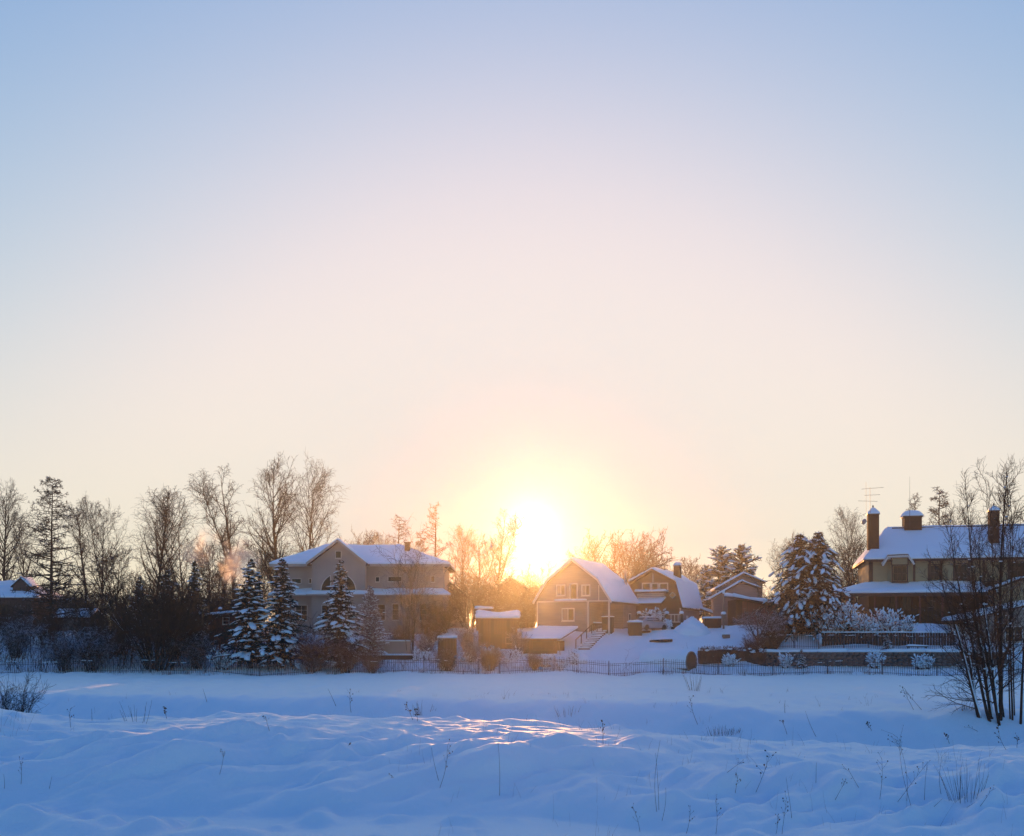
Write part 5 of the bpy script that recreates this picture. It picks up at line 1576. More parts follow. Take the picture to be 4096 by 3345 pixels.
# ---- snow-laden conifers
SP = [spruce(31, 10, 2.5, .8), spruce(32, 10, 2.7, .7, needle='needles'), spruce(33, 10, 2.4, .75, needle='needles')]
BIG = spruce(34, 10, 4.0, .55, .32, 8, 'needles_brown', .05, .5, 1.0, .62)
THIN = spruce(35, 10, 3.0, .35, .34, 7, 'needles', .04, .3)
PINE = spruce(36, 8, 3.0, .8, .38, 7, 'needles', .12, .12, .9, .5)
FROST = spruce(37, 6, 2.0, 2.2, .24, 7, 'frosted', .05, .1, .5)

def fir(label, me, H0, px, pytop, Y, rz=0.0, wide=1.0, name='spruce_tree', group=None):
    s = top_h(px, pytop, Y) / H0
    return conifer(name, label, me, put(px, Y), rz, s * wide, group, s)
fir('snow-laden spruce right of the red shed, the left one of the pair', SP[0], 10, 1003, 2236, 98.5, .2, 1.28)
fir('snow-laden spruce of the pair standing before the left wing', SP[1], 10, 1128, 2232, 99, 1.2, 1.16)
fir('single snow-laden spruce in front of the arched window', SP[2], 10, 1362, 2242, 99, 2.2, 1.2)
fir('small frosted young conifer right of the arched window', FROST, 6, 1482, 2345, 103, .4, .9, 'young_conifer')
fir('dark lightly snowed spruce behind the willow thicket', THIN, 10, 778, 2236, 106, 1.0, .62)
fir('dark spruce mostly hidden in the middle of the thicket', THIN, 10, 560, 2300, 113, 2.0, .95)
fir('dark spruce with dense crown at the back of the thicket', THIN, 10, 672, 2272, 115, 3.0, 1.05)
fir('dark spruce low behind the brown house roof', THIN, 10, 120, 2290, 136, 4.0, .9)
fir('left spruce of the large snow-laden pair', BIG, 10, 3200, 2138, 110, .3, 1.1)
fir('right spruce of the large snow-laden pair, with the highest tip', BIG, 10, 3272, 2128, 109, 2.3, 1.0)
fir('left pine of the snowy pair above the grey gables', PINE, 8, 2893, 2192, 142, .5, .95, 'pine_tree')
fir('right pine of the snowy pair above the grey gables', PINE, 8, 2965, 2186, 139, 2.0, .95, 'pine_tree')
fir('small snowy pine left of the snowy pine pair', PINE, 8, 2825, 2265, 146, 3.0, .8, 'pine_tree')
fir('tiny snow-covered spruce before the board fence', SP[0], 10, 3548, 2532, 102.0, .8, 1.4, 'young_spruce')
fir('tiny snow-covered spruce by the stone wall near the hedge', SP[2], 10, 3205, 2596, 98.8, .8, 1.6, 'young_spruce')

# ---- thickets and bushes
W1 = shrub(41, 9.0, 44, .75, 'bark_snowy', 6, .022, .075, -.012, 1.3, 4, 'bark_warm')
W2 = shrub(42, 5.0, 26, .6, 'bark_snowy', 6, .017, .045, -.01, .6, 4)
W3 = shrub(43, 3.4, 40, .42, 'bark_red', 4, .014, .022, -.01, .5, 4)
W4 = shrub(44, 12.0, 12, .17, 'bark', 6, .016, .05, .0, .7, 4)
W5 = shrub(45, 3.0, 30, .5, 'bark_dark', 5, .009, .02, .0, .5)
W6 = shrub(47, 9.0, 40, .6, 'bark_dark', 6, .030, .08, -.008, 1.4, 3, 'bark_warm')
def bushy(name, label, me, H0, px, pytop, Y, rz=0.0, wide=1.0, group=None, cat='bush'):
    s = top_h(px, pytop, Y) / H0
    return bush(name, label, me, put(px, Y), rz, s * wide, group, cat, (), s)
bushy('willow_thicket', 'huge spreading willow with snow-lined lower branches behind the fence', W1, 9, 628, 2290, 98.2, .3, 1.0)
bushy('willow_thicket', 'second willow thicket filling the gap left of the huge willow', W1, 9, 430, 2370, 103, 1.7, 1.1)
bushy('willow_thicket', 'willow thicket behind the huge willow near the dark spruce', W1, 9, 725, 2330, 104, 3.0, .9)
for lab, px, py, Y, rz, wd in (('dark thicket below the tall left-edge tree', 10, 2400, 112, .8, 1.0), ('dark thicket at the foot of the tall larch', 190, 2430, 108, 2.9, 1.1), ('dark thicket right of the tall larch, behind the garden house', 330, 2390, 122, 4.1, 1.2),
                              ('dark thicket behind the huge willow on its left', 530, 2330, 117, 5.3, 1.1), ('dark thicket between the dark spruce and the red shed', 850, 2370, 113, .4, 1.0), ('dark thicket under the chimney smoke', 960, 2350, 124, 2.4, 1.2)):
    bushy('dark_thicket', lab, W6, 9, px, py, Y, rz, wd)
bushy('snowy_bush', 'snow-sprinkled bush under the larch by the fence', W2, 5, 250, 2540, 97.5, .2, 1.2)
bushy('snowy_bush', 'snow-sprinkled bush under the brown house at the left edge', W2, 5, 60, 2480, 103, 1.2, 1.1)
bushy('snowy_bush', 'snow-sprinkled bush between larch and willow', W2, 5, 370, 2520, 98, 2.2, 1.2)
bushy('snowy_bush', 'snow-sprinkled bush between the huge willow and the red shed', W2, 5, 790, 2540, 98.5, 4.2, 1.1)
bushy('snowy_bush', 'snow-sprinkled bush behind the snow bank by the storage box', W2, 5, 1880, 2560, 98.5, 1.0, .9)
bushy('red_bush', 'reddish bare bush at the fence between the spruces', W3, 3.4, 1255, 2545, 96.5, .1, 1.15)
bushy('red_bush', 'reddish bare bush at the fence under the single spruce', W3, 3.4, 1385, 2560, 96.3, 2.0, 1.1)
bushy('red_bush', 'reddish bare bush by the apple tree above the hedge', W3, 3.4, 3010, 2545, 101.3, 3.0, 1.0)
bushy('whip_thicket', 'tall thin whippy saplings before the right wing of the pale house', W4, 12, 1640, 2172, 103.5, 0, .9, None, 'sapling')
bushy('leafless_bush', 'dark twiggy bush on the snow at the left edge of the field', W5, 3, 45, 2695, 52, .5, .8)
tree('apple_tree', 'snow-laden apple tree with low spreading boughs above the hedge', 'oak', 3030, 2428, 103.0, .5, None, 1.15)
for ch in bpy.data.objects['apple_tree'].children:
    ch.material_slots[0].link = 'OBJECT'
    ch.material_slots[0].material = M['bark_snowy']
# tangled, glowing scrub under the sun
SC = shrub(46, 6.0, 34, .55, 'bark', 5, .022, .05, -.01, .9, 4)
for lab, px, py, Y in (('dense glowing scrub left of the dark house below the sun', 1890, 2290, 124), ('dense glowing scrub right of the dark house below the sun', 2110, 2300, 122),
                       ('glowing scrub before the dark house below the sun', 2010, 2330, 121), ('glowing scrub behind the storage box', 1770, 2400, 112), ('glowing scrub beside the flat-roofed hut', 2060, 2400, 114),
                       ('bare scrub behind the lean-to shed', 3130, 2350, 122), ('bare scrub at the foot of the pale birch', 3400, 2270, 132), ('bare scrub right of the red shed behind the spruces', 930, 2330, 118),
                       ('bare scrub above the garden house behind the larch', 330, 2330, 124)):
    bushy('bare_scrub', lab, SC, 6, px, py, Y, px * .01, 1.3)

for lab, me, h0, px, py, Y, rz, wd in (('snowy twiggy bush left of the storage box', W2, 5, 1700, 2540, 100.5, .7, 1.0), ('snowy twiggy bush between storage box and slatted shed', W2, 5, 1865, 2500, 103, 1.9, .9),
                                       ('reddish bush at the fence below the storage box', W3, 3.4, 1790, 2600, 96.6, 2.5, 1.2), ('reddish bush at the fence below the slatted shed', W3, 3.4, 1960, 2590, 96.8, 3.4, 1.1),
                                       ('snowy twiggy bush between slatted shed and garage', W2, 5, 2078, 2520, 101.5, 4.4, .8), ('reddish bush behind the low beige garden wall', W3, 3.4, 1600, 2510, 105.5, 5.0, 1.2),
                                       ('reddish bush at the right corner of the pale house', W3, 3.4, 1730, 2470, 108, .9, 1.2), ('reddish bush at the fence before the low garage', W3, 3.4, 2140, 2615, 96.7, 1.4, 1.0),
                                       ('reddish bush at the fence right of the single spruce', W3, 3.4, 1490, 2600, 96.4, 1.8, 1.1)):
    bushy('garden_bush', lab, me, h0, px, py, Y, rz, wd)
# snowy rounded shrubs in front of the big house
def snow_shrub(label, px0, px1, pytop, Y, seed, name='snowy_shrub'):
    rng = np.random.default_rng(seed)
    xm, hw_ = ax((px0 + px1) / 2, Y), (ax(px1, Y) - ax(px0, Y)) / 2
    zg_ = gz(xm, Y); H = max(.6, az(pytop, Y) - zg_)
    root = thing(name, label, 'shrub', (xm, Y, zg_))
    n = 40
    a = rng.uniform(0, 6.28, n)
    d = np.stack([np.cos(a) * rng.uniform(.1, 1, n) * hw_ / H, np.sin(a) * rng.uniform(.1, .7, n), np.ones(n)], -1)
    sp, sr = grow(rng, np.zeros((n, 3)) - [0, 0, .2], d, H * rng.uniform(.6, 1.0, n), np.full(n, .03), 6, 0, .1, .3)
    sp[:, :, 0] += np.linspace(-1, 1, n)[:, None] * hw_ * .55
    bp_, br = spawn(rng, sp, sr, 11, .2, 1, 45, 14, lambda t, pl, r_: pl * .35 * r_.uniform(.5, 1.2, len(t)), 4, 0, .15, .7, .016, .03, .5)
    link(bpy.data.objects.new('stems', to_mesh('stems', tubes(sp, sr, 4), M['bark_red'])), root)
    link(bpy.data.objects.new('crown', to_mesh('crown', tubes(bp_, br, 3), M['hedge'])), root)
    e = bp_[:, -2]; k = rng.uniform(0, 1, len(e)) < .85; dv_ = (bp_[:, -1] - bp_[:, -3])[k]; e = e[k]
    sz = rng.uniform(.05, .15, len(e)) * (.6 + .4 * H / 2.5)
    V = blobs(rng, e, np.stack([sz * 1.9, sz * .75, sz * .5], -1), dv_, ICO1, .22)
    link(bpy.data.objects.new('snow_load', to_mesh('snow_load', V, M['snow'])), root)['kind'] = 'stuff'
snow_shrub('tallest snowy shrub at the porch corner', 3262, 3350, 2412, 107.5, 1)
snow_shrub('second tall snowy shrub beside the porch posts', 3345, 3425, 2400, 107.8, 2)
snow_shrub('small snowy shrub right of the two porch corner shrubs', 3420, 3500, 2452, 107.2, 3)
snow_shrub('pointed snowy shrub in the middle of the porch row', 3500, 3585, 2436, 107.4, 4)
snow_shrub('last small snowy shrub at the right end of the porch row', 3590, 3650, 2458, 107.6, 5)
snow_shrub('snowy shrub trained under the awning of the brown house', 2590, 2652, 2432, 113.4, 6)
snow_shrub('small snow-capped bush by the balustrade', 2660, 2682, 2475, 111.5, 7)
snow_shrub('snow-covered shrub in the hedge right of the barrel hut', 2890, 2945, 2612, 98.6, 8)
snow_shrub('snow-covered shrub at the foot of the stone wall', 3120, 3160, 2608, 99.5, 9)
snow_shrub('snow-covered shrub left of the bench', 3470, 3530, 2602, 99.6, 10)
snow_shrub('snow-covered low shrub below the bench', 3640, 3740, 2612, 99.4, 11)
snow_shrub('snow-covered brushwood heap by the garage', 2150, 2215, 2612, 98.2, 12, 'brushwood_heap')
snow_shrub('low snowy brushwood right of the garage heap', 2215, 2270, 2625, 98.0, 13, 'brushwood_heap')
snow_shrub('snowy brushwood left of the garage', 2010, 2085, 2590, 99.0, 14, 'brushwood_heap')
snow_shrub('snowy brushwood under the slatted shed', 1920, 2000, 2580, 99.5, 15, 'brushwood_heap')
snow_shrub('snowy brushwood between storage box and slatted shed', 1830, 1905, 2600, 98.6, 17, 'brushwood_heap')
snow_shrub('snowy brushwood right of the low beige garden wall', 1650, 1740, 2590, 99.2, 18, 'brushwood_heap')
snow_shrub('snowy brushwood at the fence below the storage box', 1740, 1830, 2630, 97.2, 19, 'brushwood_heap')
snow_shrub('snowy brushwood heap at the foot of the garden steps', 2270, 2320, 2600, 99.4, 20, 'brushwood_heap')
snow_shrub('snowy brushwood left of the spruce pair', 850, 930, 2600, 97.8, 16, 'brushwood_heap')

# ---- many-stemmed alder on the right
def alder():
    rng = np.random.default_rng(91)
    Y = 45.0
    stems = [(3938, 3852, 2420), (3990, 3880, 2330), (3998, 3895, 2100), (4010, 4000, 1880), (4016, 4030, 1990), (4060, 4075, 1900), (4078, 4130, 1990), (3950, 3770, 2240), (3972, 3805, 2070), (3996, 3862, 1965), (3980, 3905, 1915), (4040, 3985, 1890), (4056, 4042, 1862), (4085, 4105, 1880)]
    x0 = ax(4010, Y); zg_ = gz(x0, Y)
    root = thing('alder_tree', 'many-stemmed bare alder with leaning trunks at the right edge of the field', 'tree', (x0, Y, zg_))
    SP_, SR = [], []
    for i, (pb, pt, py) in enumerate(stems):
        xb, xt, H = ax(pb, Y) - x0, ax(pt, Y) - x0, az(py, Y) - zg_
        s = np.linspace(0, 1, 14)
        dy = rng.normal(0, .9)
        x = xb + (xt - xb) * s ** .8 + .14 * np.sin(s * 5 + i) * s
        P = np.stack([x, rng.normal(0, .35) + dy * s + .1 * np.sin(s * 7 + i), -.3 + (H + .3) * s], -1)[None]
        R = np.linspace(1, .12, 14)[None] * rng.uniform(.045, .085)
        if i == 3: R = R * 1.3
        if i >= 11: R = R * .6
        SP_.append(P); SR.append(R)
        link(bpy.data.objects.new('trunk', to_mesh('trunk', tubes(P, R, 7), M['bark_dark'])), root)
    SP_, SR = np.concatenate(SP_), np.concatenate(SR)
    lp, lr = spawn(rng, SP_, SR, 20, .22, .98, 33, 10, lambda t, pl, r: (2.2 * (1.1 - t) + .7) * r.uniform(.5, 1.25, len(t)), 8, .07, .10, .5, .012, .04, .25)
    low, lowr = spawn(rng, SP_[:6], SR[:6], 4, .12, .34, 62, 12, lambda t, pl, r: r.uniform(1.2, 2.8, len(t)), 8, -.02, .12, .4, .012, .03, .25)
    lp, lr = np.concatenate([lp, low]), np.concatenate([lr, lowr])
    b1, r1_ = spawn(rng, lp, lr, 7, .12, 1, 34, 11, lambda t, pl, r: (pl * .5 * (1.1 - t) + .2) * r.uniform(.6, 1.2, len(t)), 5, .05, .12, .6, .009, .018, .4)
    b2, r2_ = spawn(rng, b1, r1_, 3, .1, 1, 38, 12, lambda t, pl, r: (pl * .5 + .1) * r.uniform(.5, 1.2, len(t)), 3, .02, .14, .7, .006, .008, .6)
    link(bpy.data.objects.new('crown', to_mesh('crown', join([tubes(lp, lr, 4), tubes(b1, r1_, 3), tubes(b2, r2_, 3)]), M['bark_dark'])), root)
    # little pads of snow caught in the forks
    e = lp[:, 1]; k = rng.uniform(0, 1, len(e)) < .30; e = e[k]
    sz = rng.uniform(.03, .075, len(e))
    link(bpy.data.objects.new('snow_load', to_mesh('snow_load', blobs(rng, e + [0, 0, .03], np.stack([sz * 1.3, sz, sz * .6], -1), None, ICO1, .2), M['snow'])), root)['kind'] = 'stuff'
    # snow plastered along the upper side of the leaning trunks
    k = 14
    sel = [0, 1, 2, 7]
    P = SP_[sel].copy(); P[:, :, 2] += .0
    P[:, :, 0] -= SR[sel] * -.35; P[:, :, 1] -= SR[sel] * .75
    Rr = SR[sel] * .62
    link(bpy.data.objects.new('snow_strip', to_mesh('snow_strip', tubes(P[:, 1:9] + [0.03, 0, .03], Rr[:, 1:9], 5), M['snow'])), root)['kind'] = 'stuff'
alder()

# ---- distant wood closing the view
def far_wood():
    rng = np.random.default_rng(55)
    small = []
    for sd in (1, 2, 3):
        r = np.random.default_rng(60 + sd)
        tp, trd = grow(r, np.array([[0, 0, -.3]]), np.array([[0, 0, 1.0]]), np.array([10.]), np.array([.16]), 8, .06, .04, .1)
        lp, lr = spawn(r, tp, trd, 11, .12, .97, 42, 9, lambda t, pl, q: 3.2 * np.sin(np.clip(t, 0, 1) * 2.9) ** .6 * q.uniform(.7, 1.1, len(t)), 5, .09, .11, .5, .03, .08, .4)
        bp_, br = spawn(r, lp, lr, 6, .1, 1, 42, 12, lambda t, pl, q: pl * .45 * q.uniform(.6, 1.2, len(t)), 3, .03, .14, .6, .025, .05, .5)
        small.append(join([tubes(tp, trd, 5), tubes(lp, lr, 3), tubes(bp_, br, 3)]))
    parts = []
    x = -150.0
    while x < 150:
        Y = rng.uniform(185, 270)
        px = XC + FOC * x / Y
        pyt = 2300 + 45 * math.sin(px * .004 + 1) + rng.normal(0, 22)
        if 1950 < px < 2300: pyt = max(pyt, 2345)
        zg_ = float(base_h(np.array([x]), np.array([Y]))[0])
        s = max(.4, (az(pyt, Y) - zg_) / 10)
        V, Fq = small[rng.integers(3)]
        a = rng.uniform(0, 6.28); c, sn = math.cos(a), math.sin(a)
        V2 = np.stack([(V[:, 0] * c - V[:, 1] * sn) * s * 1.25 + x, (V[:, 0] * sn + V[:, 1] * c) * s + Y, V[:, 2] * s + zg_], -1)
        parts.append((V2, Fq)); x += rng.uniform(1.5, 3.2)
    V, Fq = join(parts)
    me = to_mesh('distant_wood', (V, Fq), M['bark'])
    tag(link(bpy.data.objects.new('distant_wood', me)), 'far bare wood closing the view behind the village', 'wood', kind='stuff')
far_wood()

# ------------------------------------------------------------------ dry weeds standing out of the snow
def weed(name, label, pb, pt, kind, seed, mat='dry_dark', group=None):
    rng = np.random.default_rng(seed)
    x, y, z = on_ground(*pb)
    xt, zt = ax(pt[0], y) - x, az(pt[1], y) - z
    root = thing(name, label, 'weed', (x, y, z), 0, group)
    H = max(.05, zt)
    th = max(.0035, y * .00021)
    s = np.linspace(0, 1, 9)
    bend = rng.uniform(-.06, .06) * H
    P = np.stack([xt * s + bend * np.sin(s * 3.1), .04 * H * np.sin(s * 4 + seed), -.06 + (H + .06) * s], -1)[None]
    R = np.linspace(1, .45, 9)[None] * th
    if kind == 'hook':
        P[0, -3:, 2] -= np.array([0, .06, .16]) * H; P[0, -3:, 0] += np.sign(xt + .01) * np.array([0, .05, .10]) * H
    link(bpy.data.objects.new('stem', to_mesh('stem', tubes(P, R, 5), M[mat])), root)
    if kind in ('branched', 'umbel', 'leafy', 'hook'):
        n = {'branched': 7, 'umbel': 6, 'leafy': 8, 'hook': 3}[kind]
        lp, lr = spawn(rng, P, R, n, .4 if kind != 'umbel' else .75, 1, 42, 12, lambda t, pl, r: pl * r.uniform(.10, .26, len(t)), 4, .06, .12, .7, th * .55, th, .6)
        link(bpy.data.objects.new('side_shoots', to_mesh('side_shoots', tubes(lp, lr, 4), M[mat])), root)
        e = lp[:, -1]
        sz = rng.uniform(1.6, 3.4, len(e)) * th
        if kind == 'leafy':
            sz *= 1.15
        V = blobs(rng, e, np.stack([sz * (1.6 if kind == 'leafy' else 1), sz * .7, sz * 1.1], -1), rng.normal(0, 1, (len(e), 3)), ICO1, .25)
        link(bpy.data.objects.new('seed_head', to_mesh('seed_head', V, M[mat])), root)
    if kind == 'plume':
        e = P[0, -4:]; e = e + rng.normal(0, .01, e.shape)
        lp, lr = spawn(rng, P, R, 14, .7, 1, 30, 10, lambda t, pl, r: pl * r.uniform(.05, .12, len(t)), 3, -.1, .15, .7, th * .5, th, .6)
        link(bpy.data.objects.new('seed_head', to_mesh('seed_head', tubes(lp, lr, 3), M[mat])), root)
    return root

WEEDS = [
    ('tall upright stalk before the sunlit crest', (1998, 3190), (1992, 2968), 'plain'), ('leaning stalk with curled leaves left of the sunlit crest', (1754, 3158), (1790, 2985), 'leafy'),
    ('thin stalk leaning against the curled-leaf stalk', (1758, 3140), (1726, 2990), 'plain'), ('drooping brown grass tuft below the curled-leaf stalk', (1590, 3118), (1555, 3096), 'hook'),
    ('small bent sprig left of the sunlit crest', (1390, 2990), (1400, 2975), 'hook'), ('short flower stalk in the left foreground', (876, 3108), (893, 3012), 'umbel'),
    ('tall thin stalk at the left foreground edge', (85, 3145), (78, 3040), 'branched'), ('short leaning stalk left foreground', (195, 3162), (208, 3106), 'plain'),
    ('dark stalk at the far left margin', (14, 3165), (16, 3098), 'plain'), ('upright branched weed on the left crest', (283, 2912), (282, 2835), 'branched'),
    ('thin upright weed on the crest right of the branched one', (368, 2885), (366, 2835), 'plain'), ('pale stalk at the middle of the left crest', (1082, 2935), (1062, 2870), 'umbel'),
    ('dark bushy weed at the right end of the sunlit patch', (2412, 2980), (2410, 2895), 'leafy'), ('tallest twin stalk right of the sunlit patch', (2635, 3250), (2622, 3012), 'plain'),
    ('slanting stalk crossing the tallest twin stalk', (2630, 3260), (2640, 2960), 'plain'), ('thin stalk right of the tallest twin stalk', (2645, 3288), (2662, 3150), 'plain'),
    ('leaning stalk at the bottom left of the right meadow', (2562, 3330), (2530, 3225), 'branched'), ('thin stalk leaning right near the bottom edge', (2740, 3342), (2762, 3240), 'branched'),
    ('slim upright stalk near the bottom edge', (2860, 3342), (2862, 3200), 'branched'), ('bent stalk with flower head in the right meadow', (2895, 3100), (2965, 3048), 'umbel'),
    ('tall leaning thistle with dark heads', (3016, 3178), (3076, 3018), 'leafy'), ('branched weed left of the leaning thistle', (2940, 3185), (2952, 3100), 'branched'),
    ('large dark leafy weed at the bottom edge', (3128, 3342), (3146, 3190), 'leafy'), ('second dark leafy weed hugging the large bottom one', (3100, 3342), (3110, 3260), 'leafy'),
    ('thin arched stalk above the large bottom weed', (3166, 3286), (3146, 3110), 'plain'), ('upright wavy stalk in mid right meadow', (3262, 3140), (3266, 3050), 'plain'),
    ('leaning stalk with dark tip in mid right meadow', (3334, 3215), (3378, 3130), 'umbel'), ('tall inverted-hook stalk in the right meadow', (3446, 3160), (3380, 3058), 'hook'),
    ('straight upright stalk left of the umbel group', (3520, 3212), (3526, 3036), 'branched'), ('tall umbel stalk, left of the umbel pair', (3628, 3222), (3590, 2948), 'umbel'),
    ('tall umbel stalk, right of the umbel pair', (3644, 3222), (3604, 2960), 'umbel'), ('slanting dark stalk under the umbel pair', (3585, 3212), (3706, 3060), 'branched'),
    ('straight dark stalk right of the umbel pair', (3696, 3202), (3708, 3046), 'plain'), ('very thin upright stalk before the reed tuft', (3768, 3190), (3766, 3020), 'plain'),
    ('broken bent stalk right of the reed tuft', (3910, 3238), (3972, 3140), 'hook'), ('low slanting stalk below the reed tuft', (3810, 3260), (3900, 3210), 'plain'),
    ('short stalk leaning left below the reed tuft', (3728, 3245), (3770, 3195), 'plain'), ('drooping dark weed beyond the right crest', (3488, 2922), (3470, 2890), 'leafy'),
    ('arched dark weed on the far right bank', (3920, 2935), (3870, 2905), 'hook'), ('tall dark leafy weed on the far right bank', (4030, 3000), (3992, 2922), 'leafy'),
    ('dark upright weed at the right margin of the bank', (4068, 2995), (4068, 2945), 'leafy'), ('curled dark weed below the alder', (3800, 2975), (3785, 2935), 'leafy'),
    ('leaning leafy sapling left of the alder', (3690, 2840), (3620, 2755), 'branched'), ('second leaning sapling left of the alder', (3655, 2840), (3610, 2750), 'branched'),
    ('thin weed on the far bank right of centre', (2790, 2900), (2762, 2790), 'branched'), ('slim stalk on the far bank in the right half', (3140, 2855), (3140, 2800), 'plain'),
    ('leaning stalk on the far bank in the right half', (3268, 2955), (3220, 2845), 'plain'), ('short stalk with head on the far right-hand bank', (3150, 2950), (3128, 2886), 'umbel'),
    ('brown bushy weed on the bank left of the sunlit patch', (1655, 2885), (1625, 2820), 'leafy'), ('second brown weed on the bank left of the sunlit patch', (1670, 2885), (1662, 2838), 'leafy'),
    ('thin pale weed on the bank above the middle crest', (1405, 2850), (1400, 2770), 'branched'), ('faint stalk on the bank above the middle crest', (1345, 2835), (1312, 2755), 'plain'),
    ('single stalk at the bank above the left crest', (828, 2818), (812, 2755), 'plain'), ('dark small weed on the bank above the left crest', (668, 2878), (662, 2830), 'leafy'),
]
for i, (lab, pb, pt, kd) in enumerate(WEEDS):
    weed('dry_weed', lab, pb, pt, kd, 200 + i, 'dry_dark' if (pb[0] > 2400 or kd == 'plain') else 'dry', 'dry weeds in the snow')

def reed_tuft(label, px, py, w, h, n, seed, mat='dry_dark'):
    rng = np.random.default_rng(seed)
    x, y, z = on_ground(px, py)
    root = thing('reed_tuft', label, 'reeds', (x, y, z), 0, 'reed and grass tufts')
    st = np.stack([rng.uniform(-w, w, n), rng.uniform(-.15, .15, n), np.full(n, -.05)], -1)
    d = np.stack([st[:, 0] / w * .35 + rng.normal(0, .1, n), rng.normal(0, .1, n), np.ones(n)], -1)
    P, R = grow(rng, st, d, h * rng.uniform(.5, 1.1, n), np.full(n, max(.003, y * .00016)), 6, .0, .04, .5)
    link(bpy.data.objects.new('stems', to_mesh('stems', tubes(P, R, 4), M[mat])), root)
reed_tuft('dense tuft of upright dark reeds near the right edge', 3858, 3205, .32, .75, 34, 1)
reed_tuft('grass tuft in the far field right of centre', 2780, 2765, .4, 1.2, 16, 2, 'dry')
reed_tuft('grass tuft on the bank below the middle of the fence', 2880, 2945, .5, .5, 26, 3)
reed_tuft('brown grass tuft at the foot of the bank right of centre', 2930, 2945, .3, .35, 22, 4)
reed_tuft('grass blades on the crest far left', 545, 2890, .3, .6, 10, 5)
reed_tuft('grass blades on the bank in the middle', 2270, 2875, .5, .6, 14, 6, 'dry')
reed_tuft('tuft of stalks just left of the alder trunks', 3860, 2838, .35, .5, 20, 7)
reed_tuft('tuft of grass left of the sunlit patch on the bank', 1690, 2860, .6, .8, 16, 8, 'dry')

# thin scattered blades over bank and meadow
rng = np.random.default_rng(98)
N = 600
cx_ = rng.uniform(-1, 1, N); cy_ = np.where(rng.uniform(0, 1, N) < .6, rng.uniform(38, 62, N), rng.uniform(15, 30, N)); cx_ = cx_ * .56 * cy_
k = vnoise(cx_ * .25, cy_ * .25, 5) > .02; cx_, cy_ = cx_[k], cy_[k]
m_ = 3
cx_ = np.repeat(cx_, m_) + rng.normal(0, .12, len(cx_) * m_); cy_ = np.repeat(cy_, m_) + rng.normal(0, .12, len(cy_) * m_)
P, R = grow(rng, np.stack([cx_, cy_, ground_h(cx_, cy_) - .03], -1), np.stack([rng.normal(0, .3, len(cx_)), rng.normal(0, .2, len(cx_)), np.ones(len(cx_))], -1), rng.gamma(3.0, .07, len(cx_)), cy_ * .00009, 5, -.06, .08, .4)
tag(link(bpy.data.objects.new('meadow_grass', to_mesh('meadow_grass', tubes(P, R, 3), M['dry']))), 'thin dry grass blades poking through the meadow snow', 'grass', kind='stuff')

# uncountable dead grass along the fence foot
rng = np.random.default_rng(99)
N = 2000
cx_ = rng.choice(np.linspace(-47, 47, 120) + rng.normal(0, .6, 120), N) + rng.normal(0, .28, N)
cy_ = 94.2 + rng.normal(0, .55, N)
cz_ = ground_h(cx_, cy_)
P, R = grow(rng, np.stack([cx_, cy_, cz_ - .05], -1), np.stack([rng.normal(0, .22, N), rng.normal(0, .2, N), np.ones(N)], -1), rng.gamma(3.0, .16, N), np.full(N, .009), 4, -.03, .08, .5)
tag(link(bpy.data.objects.new('dead_grass', to_mesh('dead_grass', tubes(P, R, 3), M['dry']))), 'sparse dead grass along the foot of the fence', 'grass', kind='stuff')
N = 1200
cx_ = rng.uniform(-60, 62, N); cy_ = rng.uniform(96.3, 99.5, N); k = (cx_ < 2) | (rng.uniform(0, 1, N) < .12); cx_, cy_ = cx_[k], cy_[k]
P, R = grow(rng, np.stack([cx_, cy_, ground_h(cx_, cy_) - .05], -1), np.stack([rng.normal(0, .35, len(cx_)), rng.normal(0, .3, len(cx_)), np.ones(len(cx_))], -1), rng.gamma(4.0, .22, len(cx_)), np.full(len(cx_), .011), 5, -.02, .1, .4)
b_, q_ = spawn(rng, P, R, 4, .3, 1, 40, 10, lambda t, pl, r: pl * .35 * r.uniform(.5, 1.2, len(t)), 3, 0, .15, .7, .008, .011, .6)
tag(link(bpy.data.objects.new('undergrowth', to_mesh('undergrowth', join([tubes(P, R, 3), tubes(b_, q_, 3)]), M['bark_snowy']))), 'snow-dusted brushwood and undergrowth behind the fence', 'undergrowth', kind='stuff')

N = 900
cx_ = rng.uniform(-64, -21, N); cy_ = rng.uniform(97, 110, N)
P, R = grow(rng, np.stack([cx_, cy_, ground_h(cx_, cy_) - .05], -1), np.stack([rng.normal(0, .3, N), rng.normal(0, .3, N), np.ones(N)], -1), rng.gamma(6.0, .38, N), np.full(N, .03), 5, -.02, .1, .4)
b_, q_ = spawn(rng, P, R, 4, .25, 1, 42, 12, lambda t, pl, r: pl * .4 * r.uniform(.5, 1.2, len(t)), 3, 0, .15, .7, .02, .03, .6)
tag(link(bpy.data.objects.new('undergrowth', to_mesh('undergrowth', join([tubes(P, R, 3), tubes(b_, q_, 3)]), M['bark_warm']))), 'dark tangled scrub filling the wooded left end behind the fence', 'undergrowth', kind='stuff')

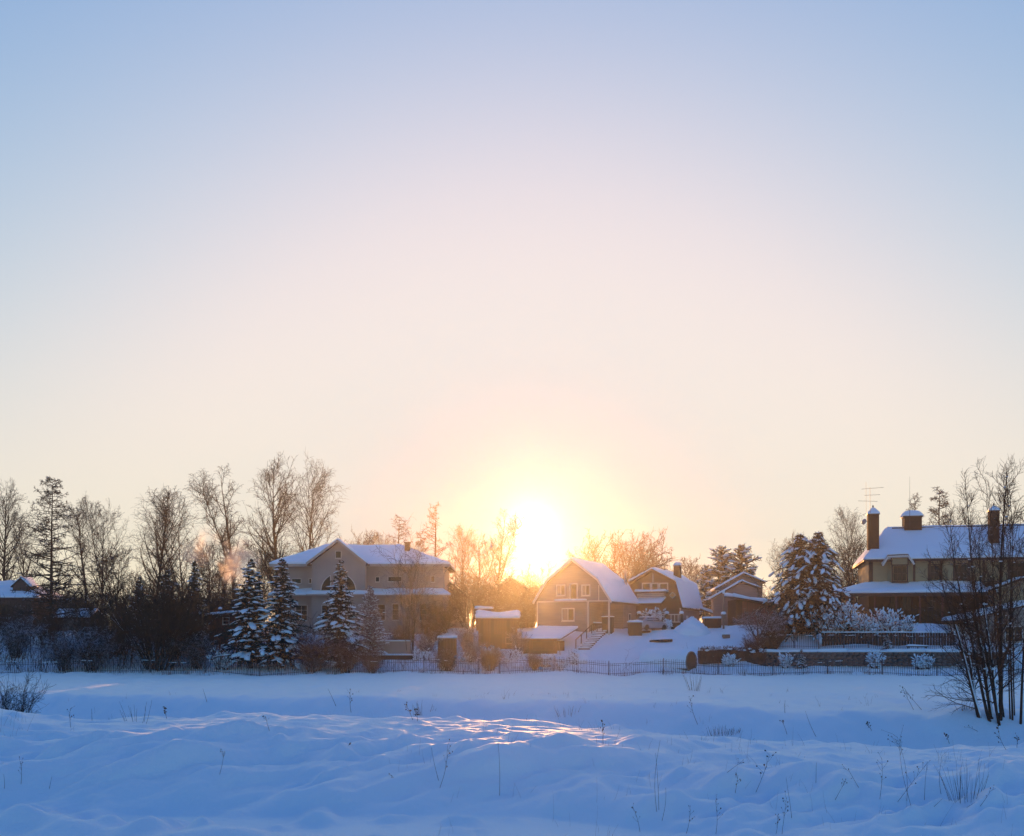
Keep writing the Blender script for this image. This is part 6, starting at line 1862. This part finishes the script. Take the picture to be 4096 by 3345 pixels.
# ------------------------------------------------------------------ chimney smoke
def smoke(label, c, s, seed, dens, tilt=0.0):
    V = ICO2[0] * np.array(s)
    o = mesh_obj('chimney_smoke', V, ICO2[1], bpy.data.materials.new('smoke'), None, True, c)
    o.rotation_euler = (0, tilt, 0)
    m = o.data.materials[0]; m.use_nodes = True
    nt = m.node_tree
    for n in list(nt.nodes): nt.nodes.remove(n)
    out = nt.nodes.new('ShaderNodeOutputMaterial'); pv = nt.nodes.new('ShaderNodeVolumePrincipled')
    pv.inputs['Color'].default_value = (.95, .93, .92, 1); pv.inputs['Anisotropy'].default_value = .6
    tc = nt.nodes.new('ShaderNodeTexCoord'); nz = nt.nodes.new('ShaderNodeTexNoise')
    nz.inputs['Scale'].default_value = .55; nz.inputs['Detail'].default_value = 4; nz.inputs['Distortion'].default_value = .6
    mp = nt.nodes.new('ShaderNodeMapping'); mp.inputs['Location'].default_value = (seed, seed * 2, 0)
    nt.links.new(tc.outputs['Object'], mp.inputs[0]); nt.links.new(mp.outputs[0], nz.inputs['Vector'])
    ln_ = nt.nodes.new('ShaderNodeVectorMath'); ln_.operation = 'DIVIDE'; ln_.inputs[1].default_value = s
    nt.links.new(tc.outputs['Object'], ln_.inputs[0])
    le = nt.nodes.new('ShaderNodeVectorMath'); le.operation = 'LENGTH'; nt.links.new(ln_.outputs[0], le.inputs[0])
    sb = nt.nodes.new('ShaderNodeMath'); sb.operation = 'SUBTRACT'; nt.links.new(nz.outputs['Fac'], sb.inputs[0])
    m1 = nt.nodes.new('ShaderNodeMath'); m1.operation = 'MULTIPLY_ADD'; m1.inputs[1].default_value = .46; m1.inputs[2].default_value = .13; nt.links.new(le.outputs['Value'], m1.inputs[0])
    nt.links.new(m1.outputs[0], sb.inputs[1])
    mx = nt.nodes.new('ShaderNodeMath'); mx.operation = 'MAXIMUM'; mx.inputs[1].default_value = 0; nt.links.new(sb.outputs[0], mx.inputs[0])
    ml = nt.nodes.new('ShaderNodeMath'); ml.operation = 'MULTIPLY'; ml.inputs[1].default_value = dens; nt.links.new(mx.outputs[0], ml.inputs[0])
    nt.links.new(ml.outputs[0], pv.inputs['Density']); nt.links.new(pv.outputs[0], out.inputs['Volume'])
    return tag(o, label, 'smoke', kind='stuff')
smoke('bright drifting plume of chimney smoke beside the stubby bare tree', at(945, 2265, 128), (3.2, 1.8, 4.2), 3.0, 1.7, .3)
smoke('fainter pink wisp of chimney smoke left of the bright plume', at(790, 2200, 130), (3.2, 1.5, 4.0), 8.0, 0.9, .5)

# ------------------------------------------------------------------ air
hb = MB().box(-1650, 1650, -650, 1650, -4.5, 31)
hz = hb.build('haze', bpy.data.materials.new('haze'))
m = hz.data.materials[0]; m.use_nodes = True
nt = m.node_tree
for n in list(nt.nodes): nt.nodes.remove(n)
out = nt.nodes.new('ShaderNodeOutputMaterial'); pv = nt.nodes.new('ShaderNodeVolumePrincipled')
pv.inputs['Color'].default_value = (.98, .96, .94, 1)
pv.inputs['Density'].default_value = HAZE
pv.inputs['Anisotropy'].default_value = HAZE_G
nt.links.new(pv.outputs[0], out.inputs['Volume'])
tag(hz, 'thin frosty haze glowing around the low sun', 'haze', kind='stuff')
